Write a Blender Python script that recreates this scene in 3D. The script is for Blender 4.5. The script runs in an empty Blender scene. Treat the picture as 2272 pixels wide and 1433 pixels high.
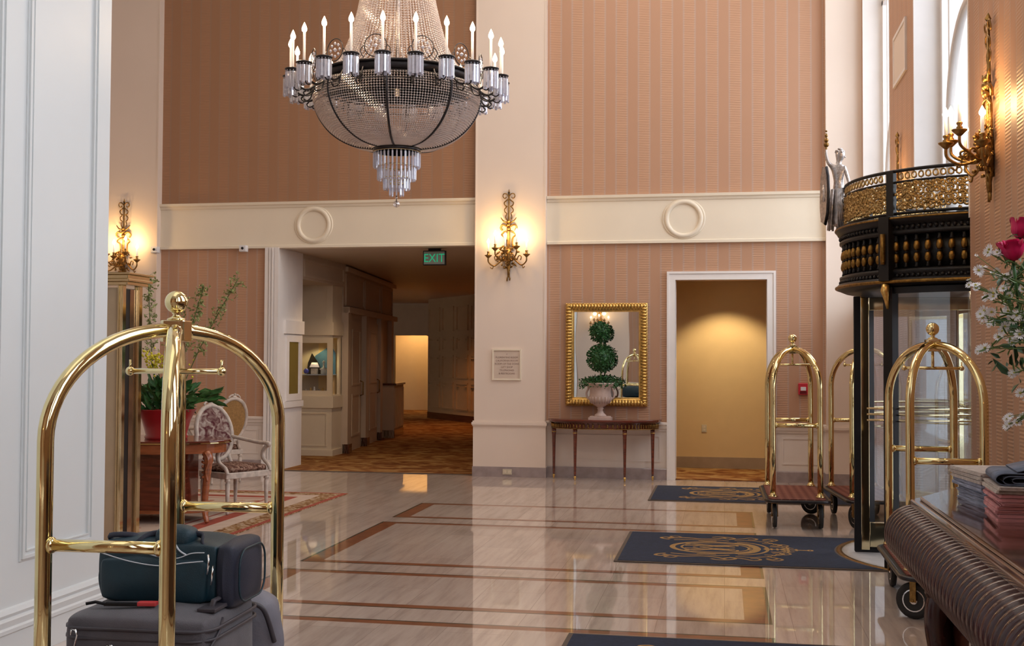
import bpy, math, random
from mathutils import Vector, Matrix
PI=math.pi
S=bpy.context.scene
COL=S.collection
random.seed(7)
# ------------------------------------------------------------------ camera
F_PX,YAW,PIT,ROLL,EYE=2573.0,math.radians(10.38),math.radians(1.708),-0.00472,1.66
fw=Vector((-math.sin(YAW),math.cos(YAW),0)); rt=Vector((math.cos(YAW),math.sin(YAW),0)); up=Vector((0,0,1))
f2=fw*math.cos(PIT)+up*math.sin(PIT); u2=-fw*math.sin(PIT)+up*math.cos(PIT)
cr,sr=math.cos(ROLL),math.sin(ROLL)
ax=rt*cr-u2*sr; ay=rt*sr+u2*cr
cd=bpy.data.cameras.new('camera'); cd.sensor_width=36; cd.lens=F_PX/2272*36; cd.clip_start=.05; cd.clip_end=300
cam=bpy.data.objects.new('camera',cd); COL.objects.link(cam)
cam.matrix_world=Matrix(((ax.x,ay.x,-f2.x,0),(ax.y,ay.y,-f2.y,0),(ax.z,ay.z,-f2.z,EYE),(0,0,0,1)))
S.camera=cam
# ------------------------------------------------------------------ world, light, exposure
W=bpy.data.worlds.new('sky'); S.world=W; W.use_nodes=True
bg=W.node_tree.nodes['Background']; bg.inputs[0].default_value=(.89,.91,1.0,1); bg.inputs[1].default_value=5.0
S.view_settings.view_transform='Standard'; S.view_settings.look='None'; S.view_settings.gamma=1
S.view_settings.use_curve_mapping=False; S.view_settings.exposure=0.12
S.cycles.use_denoising=True; S.cycles.max_bounces=7; S.cycles.diffuse_bounces=4; S.cycles.glossy_bounces=4
S.cycles.transmission_bounces=4; S.cycles.transparent_max_bounces=14; S.cycles.caustics_reflective=False
S.cycles.caustics_refractive=False; S.cycles.sample_clamp_indirect=4.0; S.cycles.blur_glossy=1.0
S.cycles.use_adaptive_sampling=True; S.cycles.adaptive_threshold=.02
WX=1.8; WY=16.05; CEIL=8.6
ENTR=(9.08,11.63); WINS=[(13.26,15.78),(3.9,6.5),(-.3,2.3),(-4.5,-1.9)]
def area(name,loc,rot,sx,sy,e,col=(1,1,1),portal=False):
    l=bpy.data.lights.new(name,'AREA'); l.shape='RECTANGLE'; l.size=sx; l.size_y=sy; l.energy=e; l.color=col
    o=bpy.data.objects.new(name,l); COL.objects.link(o); o.location=loc; o.rotation_euler=rot
    if portal: l.cycles.is_portal=True
    return o
for (y0,y1) in WINS+[ENTR]:
    area('daylight_opening',(WX+.5,(y0+y1)/2,5.2),(0,PI/2,0),5.6,y1-y0,0,portal=True)
area('daylight_opening',(WX+.9,10.35,1.15),(0,PI/2,0),2.2,2.3,0,portal=True)
def point(name,loc,e,col=(1,.72,.42),r=.05,parent=None):
    l=bpy.data.lights.new(name,'POINT'); l.energy=e; l.color=col; l.shadow_soft_size=r
    o=bpy.data.objects.new(name,l); COL.objects.link(o); o.location=loc
    if parent: o.parent=parent
    return o
def spot(name,loc,e,ang,blend=.4,col=(1,.8,.5),rot=(0,0,0),r=.04,parent=None):
    l=bpy.data.lights.new(name,'SPOT'); l.energy=e; l.color=col; l.spot_size=ang; l.spot_blend=blend; l.shadow_soft_size=r
    o=bpy.data.objects.new(name,l); COL.objects.link(o); o.location=loc; o.rotation_euler=rot
    if parent: o.parent=parent
    return o
# added fill lights under the ceiling, unseen above the frame, to brighten the lobby
area('added_ceiling_fill',(-1.2,12.6,CEIL-.08),(0,0,0),4,4.5,150,(1,.87,.74))
area('added_ceiling_fill',(-2.6,4.0,CEIL-.08),(0,0,0),3,8,70,(1,.90,.82))
area('added_ceiling_fill',(-5.5,13.0,CEIL-.08),(0,0,0),7,4,20,(1,.84,.66))
# ------------------------------------------------------------------ helpers
class MB:
    def __init__(s): s.v=[];s.f=[];s.m=[];s.s=[]
    def add(s,vs,fs,mi=0,sm=False):
        b=len(s.v); s.v+= [tuple(v) for v in vs]
        for f in fs: s.f.append([b+i for i in f]); s.m.append(mi); s.s.append(sm)
        return s
    def box(s,a,b,mi=0,bev=0):
        x0,y0,z0=a;x1,y1,z1=b
        if x0>x1:x0,x1=x1,x0
        if y0>y1:y0,y1=y1,y0
        if z0>z1:z0,z1=z1,z0
        s.add([(x0,y0,z0),(x1,y0,z0),(x1,y1,z0),(x0,y1,z0),(x0,y0,z1),(x1,y0,z1),(x1,y1,z1),(x0,y1,z1)],
          [(0,3,2,1),(4,5,6,7),(0,1,5,4),(1,2,6,5),(2,3,7,6),(3,0,4,7)],mi); return s
    def lathe(s,prof,c=(0,0,0),n=20,mi=0,sm=True,a0=0,a1=2*PI,axis='z'):
        full=abs(a1-a0-2*PI)<1e-6; m=n if full else n+1
        vs=[]
        for (r,z) in prof:
            for i in range(m):
                a=a0+(a1-a0)*i/n; x,y=r*math.cos(a),r*math.sin(a)
                if axis=='z': p=(c[0]+x,c[1]+y,c[2]+z)
                elif axis=='y': p=(c[0]+x,c[1]+z,c[2]+y)
                else: p=(c[0]+z,c[1]+x,c[2]+y)
                vs.append(p)
        fs=[]
        for j in range(len(prof)-1):
            for i in range(n):
                k=(i+1)%m
                fs.append((j*m+i,j*m+k,(j+1)*m+k,(j+1)*m+i))
        if full:
            if prof[0][0]>1e-5: fs.append(tuple(range(m))[::-1])
            if prof[-1][0]>1e-5: fs.append(tuple((len(prof)-1)*m+i for i in range(m)))
        s.add(vs,fs,mi,sm); return s
    def cyl(s,p0,p1,r,r1=None,n=12,mi=0,sm=True): return s.tube([p0,p1],[r,r if r1 is None else r1],n,mi,sm)
    def tube(s,pts,r,n=8,mi=0,sm=True,closed=False,flat=1.0,cap=True):
        pts=[Vector(p) for p in pts]; N=len(pts)
        rs=r if isinstance(r,(list,tuple)) else [r]*N
        T=[]
        for i in range(N):
            if closed: t=pts[(i+1)%N]-pts[i-1]
            else: t=pts[min(i+1,N-1)]-pts[max(i-1,0)]
            T.append(t.normalized() if t.length>1e-9 else Vector((0,0,1)))
        ref=Vector((0,0,1)) if abs(T[0].z)<.9 else Vector((1,0,0))
        nrm=(ref-T[0]*ref.dot(T[0])).normalized(); vs=[]
        for i in range(N):
            nrm=(nrm-T[i]*nrm.dot(T[i]))
            nrm=nrm.normalized() if nrm.length>1e-6 else Vector((1,0,0))
            bi=T[i].cross(nrm)
            for k in range(n):
                a=2*PI*k/n; vs.append(pts[i]+nrm*(math.cos(a)*rs[i])+bi*(math.sin(a)*rs[i]*flat))
        fs=[]
        for i in range(N if closed else N-1):
            j=(i+1)%N
            for k in range(n): fs.append((i*n+k,i*n+(k+1)%n,j*n+(k+1)%n,j*n+k))
        if not closed and cap: fs+= [tuple(range(n))[::-1],tuple((N-1)*n+k for k in range(n))]
        s.add(vs,fs,mi,sm); return s
    def sph(s,c,r,n=12,m=8,mi=0,sm=True,sc=(1,1,1)):
        prof=[]
        for j in range(m+1):
            a=-PI/2+PI*j/m; prof.append((max(1e-6,math.cos(a))*r if 0<j<m else 0.0,math.sin(a)*r))
        b=len(s.v); s.lathe([(p[0],p[1]) for p in prof],(0,0,0),n,mi,sm)
        for i in range(b,len(s.v)):
            v=s.v[i]; s.v[i]=(c[0]+v[0]*sc[0],c[1]+v[1]*sc[1],c[2]+v[2]*sc[2])
        return s
    def prism(s,poly,z0,z1,mi=0):
        n=len(poly); vs=[(x,y,z0) for x,y in poly]+[(x,y,z1) for x,y in poly]
        fs=[tuple(range(n))[::-1],tuple(range(n,2*n))]+[(i,(i+1)%n,n+(i+1)%n,n+i) for i in range(n)]
        s.add(vs,fs,mi); return s
    def extr(s,poly,a,b,mi=0,sm=False,axis='x'):
        # poly in the plane across the axis, swept from a to b: axis x -> (y,z), axis y -> (x,z)
        n=len(poly)
        g=(lambda t,p:(t,p[0],p[1])) if axis=='x' else (lambda t,p:(p[0],t,p[1]))
        vs=[g(a,p) for p in poly]+[g(b,p) for p in poly]
        s.add(vs,[tuple(range(n))[::-1],tuple(range(n,2*n))],mi)
        s.add(vs,[(i,(i+1)%n,n+(i+1)%n,n+i) for i in range(n)],mi,sm); return s
    def xf(s,mat,b=0):
        for i in range(b,len(s.v)): s.v[i]=tuple(mat@Vector(s.v[i]))
        return s
    def build(s,name,mats,parent=None,loc=(0,0,0),bev=0,rot=None):
        me=bpy.data.meshes.new(name); me.from_pydata(s.v,[],s.f); me.update()
        if not isinstance(mats,(list,tuple)): mats=[mats]
        for m in mats: me.materials.append(m)
        me.polygons.foreach_set('material_index',s.m); me.polygons.foreach_set('use_smooth',s.s)
        o=bpy.data.objects.new(name,me); COL.objects.link(o); o.location=loc
        if rot: o.rotation_euler=rot
        if parent: o.parent=parent
        if bev:
            b=o.modifiers.new('bevel','BEVEL'); b.width=bev; b.segments=2; b.limit_method='ANGLE'; b.angle_limit=.7
        return o
def tag(o,label=None,cat=None,group=None,kind=None):
    if label: o['label']=label
    if cat: o['category']=cat
    if group: o['group']=group
    if kind: o['kind']=kind
    return o
def thing(name,label,cat,loc=(0,0,0),rz=0,group=None):
    o=bpy.data.objects.new(name,None); COL.objects.link(o); o.location=loc; o.rotation_euler=(0,0,rz); o.empty_display_size=.1
    return tag(o,label,cat,group)
def struct(o): o['kind']='structure'; return o
def copy_tree(o,parent=None):
    c=o.copy(); COL.objects.link(c); c.parent=parent
    for ch in [x for x in KIDS.get(o.name,[])]: copy_tree(ch,c)
    return c
KIDS={}
def index_kids(root):
    for x in list(COL.objects):
        if x.parent is not None: KIDS.setdefault(x.parent.name,[])
        if x.parent is not None and x not in KIDS[x.parent.name]: KIDS[x.parent.name].append(x)
def lerp(a,b,t): return a+(b-a)*t
def arc(c,r,a0,a1,n,plane='xz',off=0):
    out=[]
    for i in range(n+1):
        a=a0+(a1-a0)*i/n; u,v=c[0]+r*math.cos(a),c[1]+r*math.sin(a)
        out.append((u,off,v) if plane=='xz' else ((off,u,v) if plane=='yz' else (u,v,off)))
    return out
def bez(p,n=10):
    # Catmull-Rom through points
    p=[Vector(q) for q in p]; out=[]
    for i in range(len(p)-1):
        a=p[max(i-1,0)];b=p[i];c=p[i+1];d=p[min(i+2,len(p)-1)]
        for k in range(n):
            t=k/n; out.append(.5*((2*b)+(c-a)*t+(2*a-5*b+4*c-d)*t*t+(3*b-a-3*c+d)*t*t*t))
    out.append(p[-1]); return out
# ------------------------------------------------------------------ materials
def nt(name):
    m=bpy.data.materials.new(name); m.use_nodes=True; t=m.node_tree
    return m,t,t.nodes['Principled BSDF'],t.nodes.new,t.links.new
def P(name,col,rough=.5,metal=0,spec=.5,coat=0,var=.08,vs=6,bump=0,bs=60,emit=0,ecol=None,trans=0,stretch=(1,1,1),sheen=0,crough=.03):
    m,t,b,N,L=nt(name)
    b.inputs['Roughness'].default_value=rough; b.inputs['Metallic'].default_value=metal
    b.inputs['Specular IOR Level'].default_value=spec; b.inputs['Coat Weight'].default_value=coat; b.inputs['Coat Roughness'].default_value=crough
    b.inputs['Transmission Weight'].default_value=trans; b.inputs['Sheen Weight'].default_value=sheen
    tc=N('ShaderNodeTexCoord'); mp=N('ShaderNodeMapping'); mp.inputs['Scale'].default_value=stretch; L(tc.outputs['Object'],mp.inputs[0])
    nz=N('ShaderNodeTexNoise'); nz.inputs['Scale'].default_value=vs; nz.inputs['Detail'].default_value=3; L(mp.outputs[0],nz.inputs['Vector'])
    rp=N('ShaderNodeValToRGB'); c=col
    rp.color_ramp.elements[0].color=(c[0]*(1-var),c[1]*(1-var),c[2]*(1-var),1); rp.color_ramp.elements[0].position=.3
    rp.color_ramp.elements[1].color=(min(1,c[0]*(1+var)),min(1,c[1]*(1+var)),min(1,c[2]*(1+var)),1); rp.color_ramp.elements[1].position=.7
    L(nz.outputs['Fac'],rp.inputs[0]); L(rp.outputs[0],b.inputs['Base Color'])
    if bump:
        n2=N('ShaderNodeTexNoise'); n2.inputs['Scale'].default_value=bs; n2.inputs['Detail'].default_value=2; L(mp.outputs[0],n2.inputs['Vector'])
        bp=N('ShaderNodeBump'); bp.inputs['Strength'].default_value=bump; bp.inputs['Distance'].default_value=.01
        L(n2.outputs['Fac'],bp.inputs['Height']); L(bp.outputs[0],b.inputs['Normal'])
    if emit:
        b.inputs['Emission Color'].default_value=(*(ecol or col),1); b.inputs['Emission Strength'].default_value=emit
    return m
def math_node(t,op,a,b=None,c=None):
    n=t.nodes.new('ShaderNodeMath'); n.operation=op
    for i,x in enumerate((a,b,c)):
        if x is None: continue
        if isinstance(x,(int,float)): n.inputs[i].default_value=x
        else: t.links.new(x,n.inputs[i])
    return n.outputs[0]
def wallpaper(name,c1,c2,c3):
    m,t,b,N,L=nt(name)
    tc=N('ShaderNodeTexCoord'); sx=N('ShaderNodeSeparateXYZ'); L(tc.outputs['Object'],sx.inputs[0])
    u=math_node(t,'ADD',sx.outputs['X'],sx.outputs['Y'])
    # broad ribbed columns alternate with smooth ones; a thin pale stripe runs between them
    w=math_node(t,'SINE',math_node(t,'MULTIPLY',u,2*PI/.31))
    mask=math_node(t,'MINIMUM',1.0,math_node(t,'MAXIMUM',0.0,math_node(t,'MULTIPLY_ADD',w,3.0,.4)))
    w2=math_node(t,'COSINE',math_node(t,'MULTIPLY',u,2*PI/.155))
    m2=math_node(t,'MAXIMUM',0.0,math_node(t,'MULTIPLY_ADD',w2,5.0,-4.0))
    mx=N('ShaderNodeMix'); mx.data_type='RGBA'; L(mask,mx.inputs[0]); mx.inputs[6].default_value=(*c1,1); mx.inputs[7].default_value=(*c2,1)
    mx2=N('ShaderNodeMix'); mx2.data_type='RGBA'; L(math_node(t,'MULTIPLY',m2,.8),mx2.inputs[0]); L(mx.outputs[2],mx2.inputs[6]); mx2.inputs[7].default_value=(*c3,1)
    L(mx2.outputs[2],b.inputs['Base Color'])
    rib=math_node(t,'SINE',math_node(t,'MULTIPLY',sx.outputs['Z'],2*PI/.024))
    nz=N('ShaderNodeTexNoise'); nz.inputs['Scale'].default_value=9; L(tc.outputs['Object'],nz.inputs['Vector'])
    h=math_node(t,'MULTIPLY',math_node(t,'MULTIPLY',rib,mask),nz.outputs['Fac'])
    bp=N('ShaderNodeBump'); bp.inputs['Strength'].default_value=.4; bp.inputs['Distance'].default_value=.006
    L(h,bp.inputs['Height']); L(bp.outputs[0],b.inputs['Normal'])
    b.inputs['Roughness'].default_value=.42; b.inputs['Specular IOR Level'].default_value=.5
    return m
M={}
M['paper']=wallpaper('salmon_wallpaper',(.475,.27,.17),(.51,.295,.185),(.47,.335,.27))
M['paper_shaded']=wallpaper('salmon_wallpaper_shaded',(.36,.19,.105),(.385,.205,.115),(.34,.21,.14))  # same wallpaper, with the dimmer light of the left bay put into its colour
M['cream']=P('cream_paint',(.80,.68,.59),.45,var=.02,vs=1.5)
M['frieze']=P('frieze_paint',(.83,.74,.60),.4,var=.02,vs=2)
M['dado']=P('dado_paint',(.74,.66,.60),.45,var=.02)
M['white']=P('white_paint',(.70,.72,.72),.35,var=.015,vs=2)
M['trimwhite']=P('trim_white',(.84,.80,.78),.4,var=.02)
M['greystone']=P('grey_marble_base',(.34,.28,.28),.25,coat=.4,var=.15,vs=9,bump=.05)
M['ceil']=P('ceiling_paint',(.80,.76,.70),.7,var=.02)
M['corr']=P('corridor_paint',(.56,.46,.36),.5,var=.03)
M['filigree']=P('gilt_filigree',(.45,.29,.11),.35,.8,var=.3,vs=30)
M['farpaint']=P('far_paint_warm_lit',(.46,.31,.16),.6,var=.03)  # warm, dim lamplight of the far corridor put into the paint colour
M['niche']=P('niche_paint_daylit',(.76,.66,.50),.45,var=.02)  # lighter than the corridor paint: daylight from the lobby put into its colour
M['yellow']=P('yellow_wall_paint',(.72,.53,.28),.55,var=.02)
M['black']=P('black_metal',(.009,.008,.009),.42,var=.1,spec=.3)
M['brass']=P('polished_brass',(.80,.67,.35),.07,1,var=.06,vs=14)
M['brass_pale']=P('pale_brass',(.80,.68,.42),.08,1,var=.05,vs=14)
M['brass_dark']=P('antique_gilt',(.28,.16,.05),.32,.95,var=.35,vs=30,bump=.4,bs=60)
M['gold']=P('gilded_wood',(.72,.46,.14),.28,.85,var=.25,vs=25,bump=.2)
M['iron']=P('dark_bronze_iron',(.035,.032,.035),.3,.6,var=.2,vs=20)
M['chrome']=P('chrome',(.8,.8,.8),.08,1)
M['silver']=P('silver_leaf',(.55,.50,.48),.32,.8,var=.3,vs=30,bump=.3)
M['rubber']=P('black_rubber',(.012,.012,.012),.6)
M['mahog']=P('mahogany',(.13,.025,.012),.18,coat=.6,var=.4,vs=5,stretch=(1,1,7))
M['walnut']=P('dark_walnut',(.085,.028,.018),.14,coat=.8,var=.5,vs=6,stretch=(8,1,1),crough=.05)
M['walnut_rib']=P('ribbed_walnut',(.040,.007,.006),.2,coat=.3,var=.3,vs=6,crough=.12,spec=.35)
M['orange_wood']=P('cherry_wood',(.32,.09,.03),.25,coat=.5,var=.3,vs=5,stretch=(1,1,6))
M['candle']=P('candle_sleeve',(.95,.86,.78),.5,var=.02,emit=.35,ecol=(1,.78,.6))
M['bulb']=P('lit_flame_bulb',(1,.8,.55),.3,emit=14,ecol=(1,.78,.5))
M['rose']=P('magenta_rose_petal',(.55,.0,.085),.5,var=.3,vs=20)
M['petal']=P('white_petal',(.86,.86,.88),.6,var=.04)
M['yolk']=P('flower_eye',(.45,.42,.08),.7)
M['leaf']=P('green_leaf',(.035,.12,.03),.4,var=.5,vs=20)
M['leafdark']=P('dark_green_leaf',(.03,.10,.04),.35,var=.4,vs=12)
M['ivy']=P('ivy_leaf',(.02,.095,.022),.5,var=.6,vs=25)
M['stem']=P('stem_green',(.10,.17,.04),.6,var=.2)
M['bloom']=P('pale_green_blossom',(.30,.33,.12),.7,var=.4,vs=30)
M['yelflower']=P('yellow_flower',(.70,.62,.04),.6,var=.3,vs=30)
M['redpot']=P('red_glazed_pot',(.35,.012,.02),.3,coat=.4)
M['stoneurn']=P('pink_stone_urn',(.55,.42,.37),.6,var=.12,vs=12,bump=.2)
M['soil']=P('soil',(.03,.02,.012),.9)
M['teal']=P('teal_nylon',(.003,.026,.040),.5,var=.25,vs=8,bump=.15,bs=200,sheen=.02)
M['navy']=P('navy_nylon',(.012,.014,.030),.6,var=.15,bump=.15,bs=200,sheen=.02)
M['greyfab']=P('grey_suitcase_fabric',(.085,.075,.085),.7,var=.15,vs=10,bump=.3,bs=300,sheen=.2)
M['greydark']=P('dark_grey_trim',(.05,.042,.05),.5)
M['lightgrey']=P('light_grey_nylon',(.19,.18,.21),.6,var=.15,bump=.2,bs=100)
M['piping']=P('white_piping',(.6,.62,.65),.5)
M['pinkred']=P('red_tag_ribbon',(.6,.05,.05),.5)
M['paint_white']=P('antique_white_wood',(.52,.44,.38),.45,var=.2,vs=18)
M['cane']=P('gold_brown_upholstery',(.30,.16,.05),.7,var=.2,vs=40)
M['plastic']=P('white_plastic',(.75,.75,.78),.4)
M['redplastic']=P('red_alarm_plastic',(.55,.03,.05),.35)
M['outlet']=P('outlet_plate',(.62,.55,.42),.4)
M['ink']=P('sign_lettering',(.28,.18,.15),.6)
M['signplate']=P('sign_plate',(.66,.54,.45),.5,var=.02)
M['green']=P('exit_green',(.0,.25,.11),.4,emit=.3,ecol=(.05,.8,.4))
M['exitpanel']=P('exit_face',(.25,.27,.24),.5,emit=.02)
M['purple']=P('news_pink',(.66,.30,.31),.8,var=.3,vs=14,stretch=(1,1,14))
M['newsblue']=P('news_blue',(.34,.38,.50),.75,var=.4,vs=14,stretch=(1,1,14))
M['newsgrey']=P('news_grey',(.52,.46,.42),.8,var=.2,vs=40)
M['newsdark']=P('news_blue_grey_fold',(.12,.15,.22),.7,var=.3,vs=20)
M['matedge']=P('mat_rubber_edge',(.09,.065,.05),.8)
M['crest']=P('gold_mat_thread',(.33,.19,.06),.85,var=.15,vs=40)
M['mat']=P('navy_mat_pile',(.015,.024,.052),.95,var=.2,vs=30,bump=.4,bs=500)
M['giltdark']=P('dull_gilt',(.24,.13,.03),.4,.9,var=.4,vs=30,bump=.3)
M['brick']=P('pink_facade',(.55,.44,.42),.8,var=.15,vs=3)
M['pave']=P('sidewalk',(.45,.43,.42),.8,var=.1)
M['bronzepanel']=P('bronze_mirror_panel',(.42,.28,.18),.12,.9,var=.1)
M['tan']=P('tan_lacquer_panel',(.60,.47,.31),.55,coat=0,var=.05)
M['downlight']=P('downlight_lens',(1,.8,.4),.4,emit=6,ecol=(1,.85,.5))
def mirror_mat():
    m,t,b,N,L=nt('mirror_glass'); b.inputs['Metallic'].default_value=1; b.inputs['Roughness'].default_value=.01; b.inputs['Base Color'].default_value=(.86,.88,.86,1)
    nz=N('ShaderNodeTexNoise'); nz.inputs['Scale'].default_value=1.6; nz.inputs['Detail'].default_value=0
    tc=N('ShaderNodeTexCoord'); L(tc.outputs['Object'],nz.inputs['Vector'])
    bp=N('ShaderNodeBump'); bp.inputs['Strength'].default_value=.12; bp.inputs['Distance'].default_value=.012; L(nz.outputs['Fac'],bp.inputs['Height']); L(bp.outputs[0],b.inputs['Normal'])
    return m
M['mirror']=mirror_mat()
def glass_mat(name,tint,refl=.06,rough=.02,gcol=(1,1,1)):
    m,t,b,N,L=nt(name); t.nodes.remove(b)
    tr=N('ShaderNodeBsdfTransparent'); tr.inputs[0].default_value=(*tint,1)
    gl=N('ShaderNodeBsdfGlossy'); gl.inputs['Roughness'].default_value=rough; gl.inputs[0].default_value=(*gcol,1)
    lw=N('ShaderNodeLayerWeight'); lw.inputs[0].default_value=.5
    fr=math_node(t,'MULTIPLY_ADD',math_node(t,'POWER',lw.outputs['Facing'],5.0),.9-refl,.04+refl)
    mx=N('ShaderNodeMixShader'); L(fr,mx.inputs[0]); L(tr.outputs[0],mx.inputs[1]); L(gl.outputs[0],mx.inputs[2])
    L(mx.outputs[0],t.nodes['Material Output'].inputs[0]); return m
M['glass']=glass_mat('window_glass',(.93,.96,.96),.0)
M['doorglass']=glass_mat('door_glass',(.78,.82,.84),.10)
M['caseglass']=glass_mat('case_glass',(.95,.95,.95),.0)
M['crystal']=glass_mat('cut_crystal',(.93,.92,.95),.38,.06,(1,.97,.95))
def cryst(name,col,tint,ft,rough,metal=.35):
    # cut crystal seen at a distance: bright scattering facets mixed with clear transmission
    m,t,b,N,L=nt(name); b.inputs['Base Color'].default_value=(*col,1); b.inputs['Roughness'].default_value=rough; b.inputs['Metallic'].default_value=metal; b.inputs['Specular IOR Level'].default_value=1
    nz=N('ShaderNodeTexNoise'); nz.inputs['Scale'].default_value=40; tc=N('ShaderNodeTexCoord'); L(tc.outputs['Object'],nz.inputs['Vector'])
    tr=N('ShaderNodeBsdfTransparent'); tr.inputs[0].default_value=(*tint,1); mx=N('ShaderNodeMixShader'); L(math_node(t,'MULTIPLY_ADD',nz.outputs['Fac'],.3,ft-.15),mx.inputs[0])
    L(b.outputs[0],mx.inputs[1]); L(tr.outputs[0],mx.inputs[2]); L(mx.outputs[0],t.nodes['Material Output'].inputs[0]); return m
M['bead']=cryst('crystal_bead',(.92,.84,.82),(.9,.85,.84),.30,.16)
M['prism']=cryst('crystal_prism',(.90,.91,1.0),(.92,.92,.97),.38,.10)  # bluish cast of the window reflections put into the base colour
# marble floor
def marble():
    m,t,b,N,L=nt('travertine_floor'); tc=N('ShaderNodeTexCoord'); mp=N('ShaderNodeMapping'); mp.inputs['Scale'].default_value=(9,.8,1); mp.inputs['Rotation'].default_value=(0,0,.06)
    L(tc.outputs['Object'],mp.inputs[0])
    n1=N('ShaderNodeTexNoise'); n1.inputs['Scale'].default_value=1.4; n1.inputs['Detail'].default_value=8; n1.inputs['Roughness'].default_value=.65; L(mp.outputs[0],n1.inputs['Vector'])
    rp=N('ShaderNodeValToRGB'); e=rp.color_ramp.elements; e[0].position=.28; e[0].color=(.40,.31,.26,1); e[1].position=.72; e[1].color=(.70,.59,.51,1)
    x=rp.color_ramp.elements.new(.5); x.color=(.60,.485,.415,1); L(n1.outputs['Fac'],rp.inputs[0])
    sx=N('ShaderNodeSeparateXYZ'); L(tc.outputs['Object'],sx.inputs[0])
    br=N('ShaderNodeTexBrick'); br.inputs['Scale'].default_value=1; br.inputs['Brick Width'].default_value=1.25; br.inputs['Row Height'].default_value=.42
    br.inputs['Mortar Size'].default_value=.0018; br.inputs['Color1'].default_value=(1,1,1,1); br.inputs['Color2'].default_value=(.84,.84,.84,1); br.inputs['Mortar'].default_value=(.5,.46,.44,1)
    mr=N('ShaderNodeMapping'); mr.inputs['Rotation'].default_value=(0,0,PI/2); L(tc.outputs['Object'],mr.inputs[0]); L(mr.outputs[0],br.inputs['Vector'])
    mx=N('ShaderNodeMix'); mx.data_type='RGBA'; mx.blend_type='MULTIPLY'; mx.inputs[0].default_value=1; L(rp.outputs[0],mx.inputs[6]); L(br.outputs['Color'],mx.inputs[7])
    L(mx.outputs[2],b.inputs['Base Color']); b.inputs['Roughness'].default_value=.35; b.inputs['Coat Weight'].default_value=1; b.inputs['Coat Roughness'].default_value=.03; b.inputs['Coat IOR'].default_value=1.6
    return m
M['marble']=marble()
M['inlay']=P('rust_marble_inlay',(.23,.075,.03),.35,coat=.8,var=.25,vs=8)
M['inlaydark']=P('green_marble_inlay',(.035,.04,.028),.35,coat=1,var=.3,vs=8)
def carpet(name,c1,c2,c3,sc=3,st=(1,1,1)):
    m,t,b,N,L=nt(name); tc=N('ShaderNodeTexCoord'); mp=N('ShaderNodeMapping'); mp.inputs['Scale'].default_value=st; L(tc.outputs['Object'],mp.inputs[0])
    n1=N('ShaderNodeTexNoise'); n1.inputs['Scale'].default_value=sc; n1.inputs['Detail'].default_value=4; n1.inputs['Distortion'].default_value=1.2; L(mp.outputs[0],n1.inputs['Vector'])
    rp=N('ShaderNodeValToRGB'); e=rp.color_ramp.elements; e[0].position=.38; e[0].color=(*c1,1); e[1].position=.62; e[1].color=(*c3,1); x=e.new(.5); x.color=(*c2,1)
    L(n1.outputs['Fac'],rp.inputs[0]); L(rp.outputs[0],b.inputs['Base Color']); b.inputs['Roughness'].default_value=.95; b.inputs['Specular IOR Level'].default_value=.1
    return m
M['carpet']=carpet('swirl_carpet',(.15,.05,.016),(.27,.12,.04),(.38,.23,.09),3,(1,1.6,1))
M['tapestry']=carpet('damask_upholstery',(.09,.025,.03),(.22,.14,.125),(.40,.33,.29),12)
M['seatfab']=carpet('floral_seat_fabric',(.06,.03,.02),(.16,.08,.06),(.30,.20,.15),24)
def checker(name,c1,c2,sc):
    m,t,b,N,L=nt(name); tc=N('ShaderNodeTexCoord'); mp=N('ShaderNodeMapping'); mp.inputs['Rotation'].default_value=(0,0,PI/4); L(tc.outputs['Object'],mp.inputs[0])
    c=N('ShaderNodeTexChecker'); c.inputs['Scale'].default_value=sc; c.inputs['Color1'].default_value=(*c1,1); c.inputs['Color2'].default_value=(*c2,1); L(mp.outputs[0],c.inputs[0]); L(c.outputs[0],b.inputs['Base Color']); b.inputs['Roughness'].default_value=.95
    return m
M['cartcarpet']=checker('cart_deck_carpet',(.14,.035,.022),(.24,.09,.06),18)
def rugmat():
    m,t,b,N,L=nt('floral_rug'); tc=N('ShaderNodeTexCoord')
    v=N('ShaderNodeTexVoronoi'); v.inputs['Scale'].default_value=1.5; L(tc.outputs['Object'],v.inputs['Vector'])
    n=N('ShaderNodeTexNoise'); n.inputs['Scale'].default_value=5; n.inputs['Detail'].default_value=3; L(tc.outputs['Object'],n.inputs['Vector'])
    s=math_node(t,'ADD',math_node(t,'MULTIPLY',v.outputs['Distance'],.55),n.outputs['Fac'])
    rp=N('ShaderNodeValToRGB'); e=rp.color_ramp.elements; rp.color_ramp.interpolation='CONSTANT'; e[0].position=0; e[0].color=(.30,.07,.045,1); e[1].position=.58; e[1].color=(.50,.38,.30,1)
    x=e.new(.53); x.color=(.42,.22,.12,1); x=e.new(.95); x.color=(.36,.15,.09,1); L(s,rp.inputs[0]); L(rp.outputs[0],b.inputs['Base Color']); b.inputs['Roughness'].default_value=.95
    return m
M['rugfield']=rugmat()
M['rugred']=P('rug_red_band',(.30,.055,.03),.95,var=.1)
M['rugcream']=P('rug_cream_band',(.52,.40,.32),.95,var=.08)
M['ruggold']=carpet('rug_floral_border',(.16,.07,.03),(.30,.17,.07),(.48,.36,.26),14)
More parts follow.
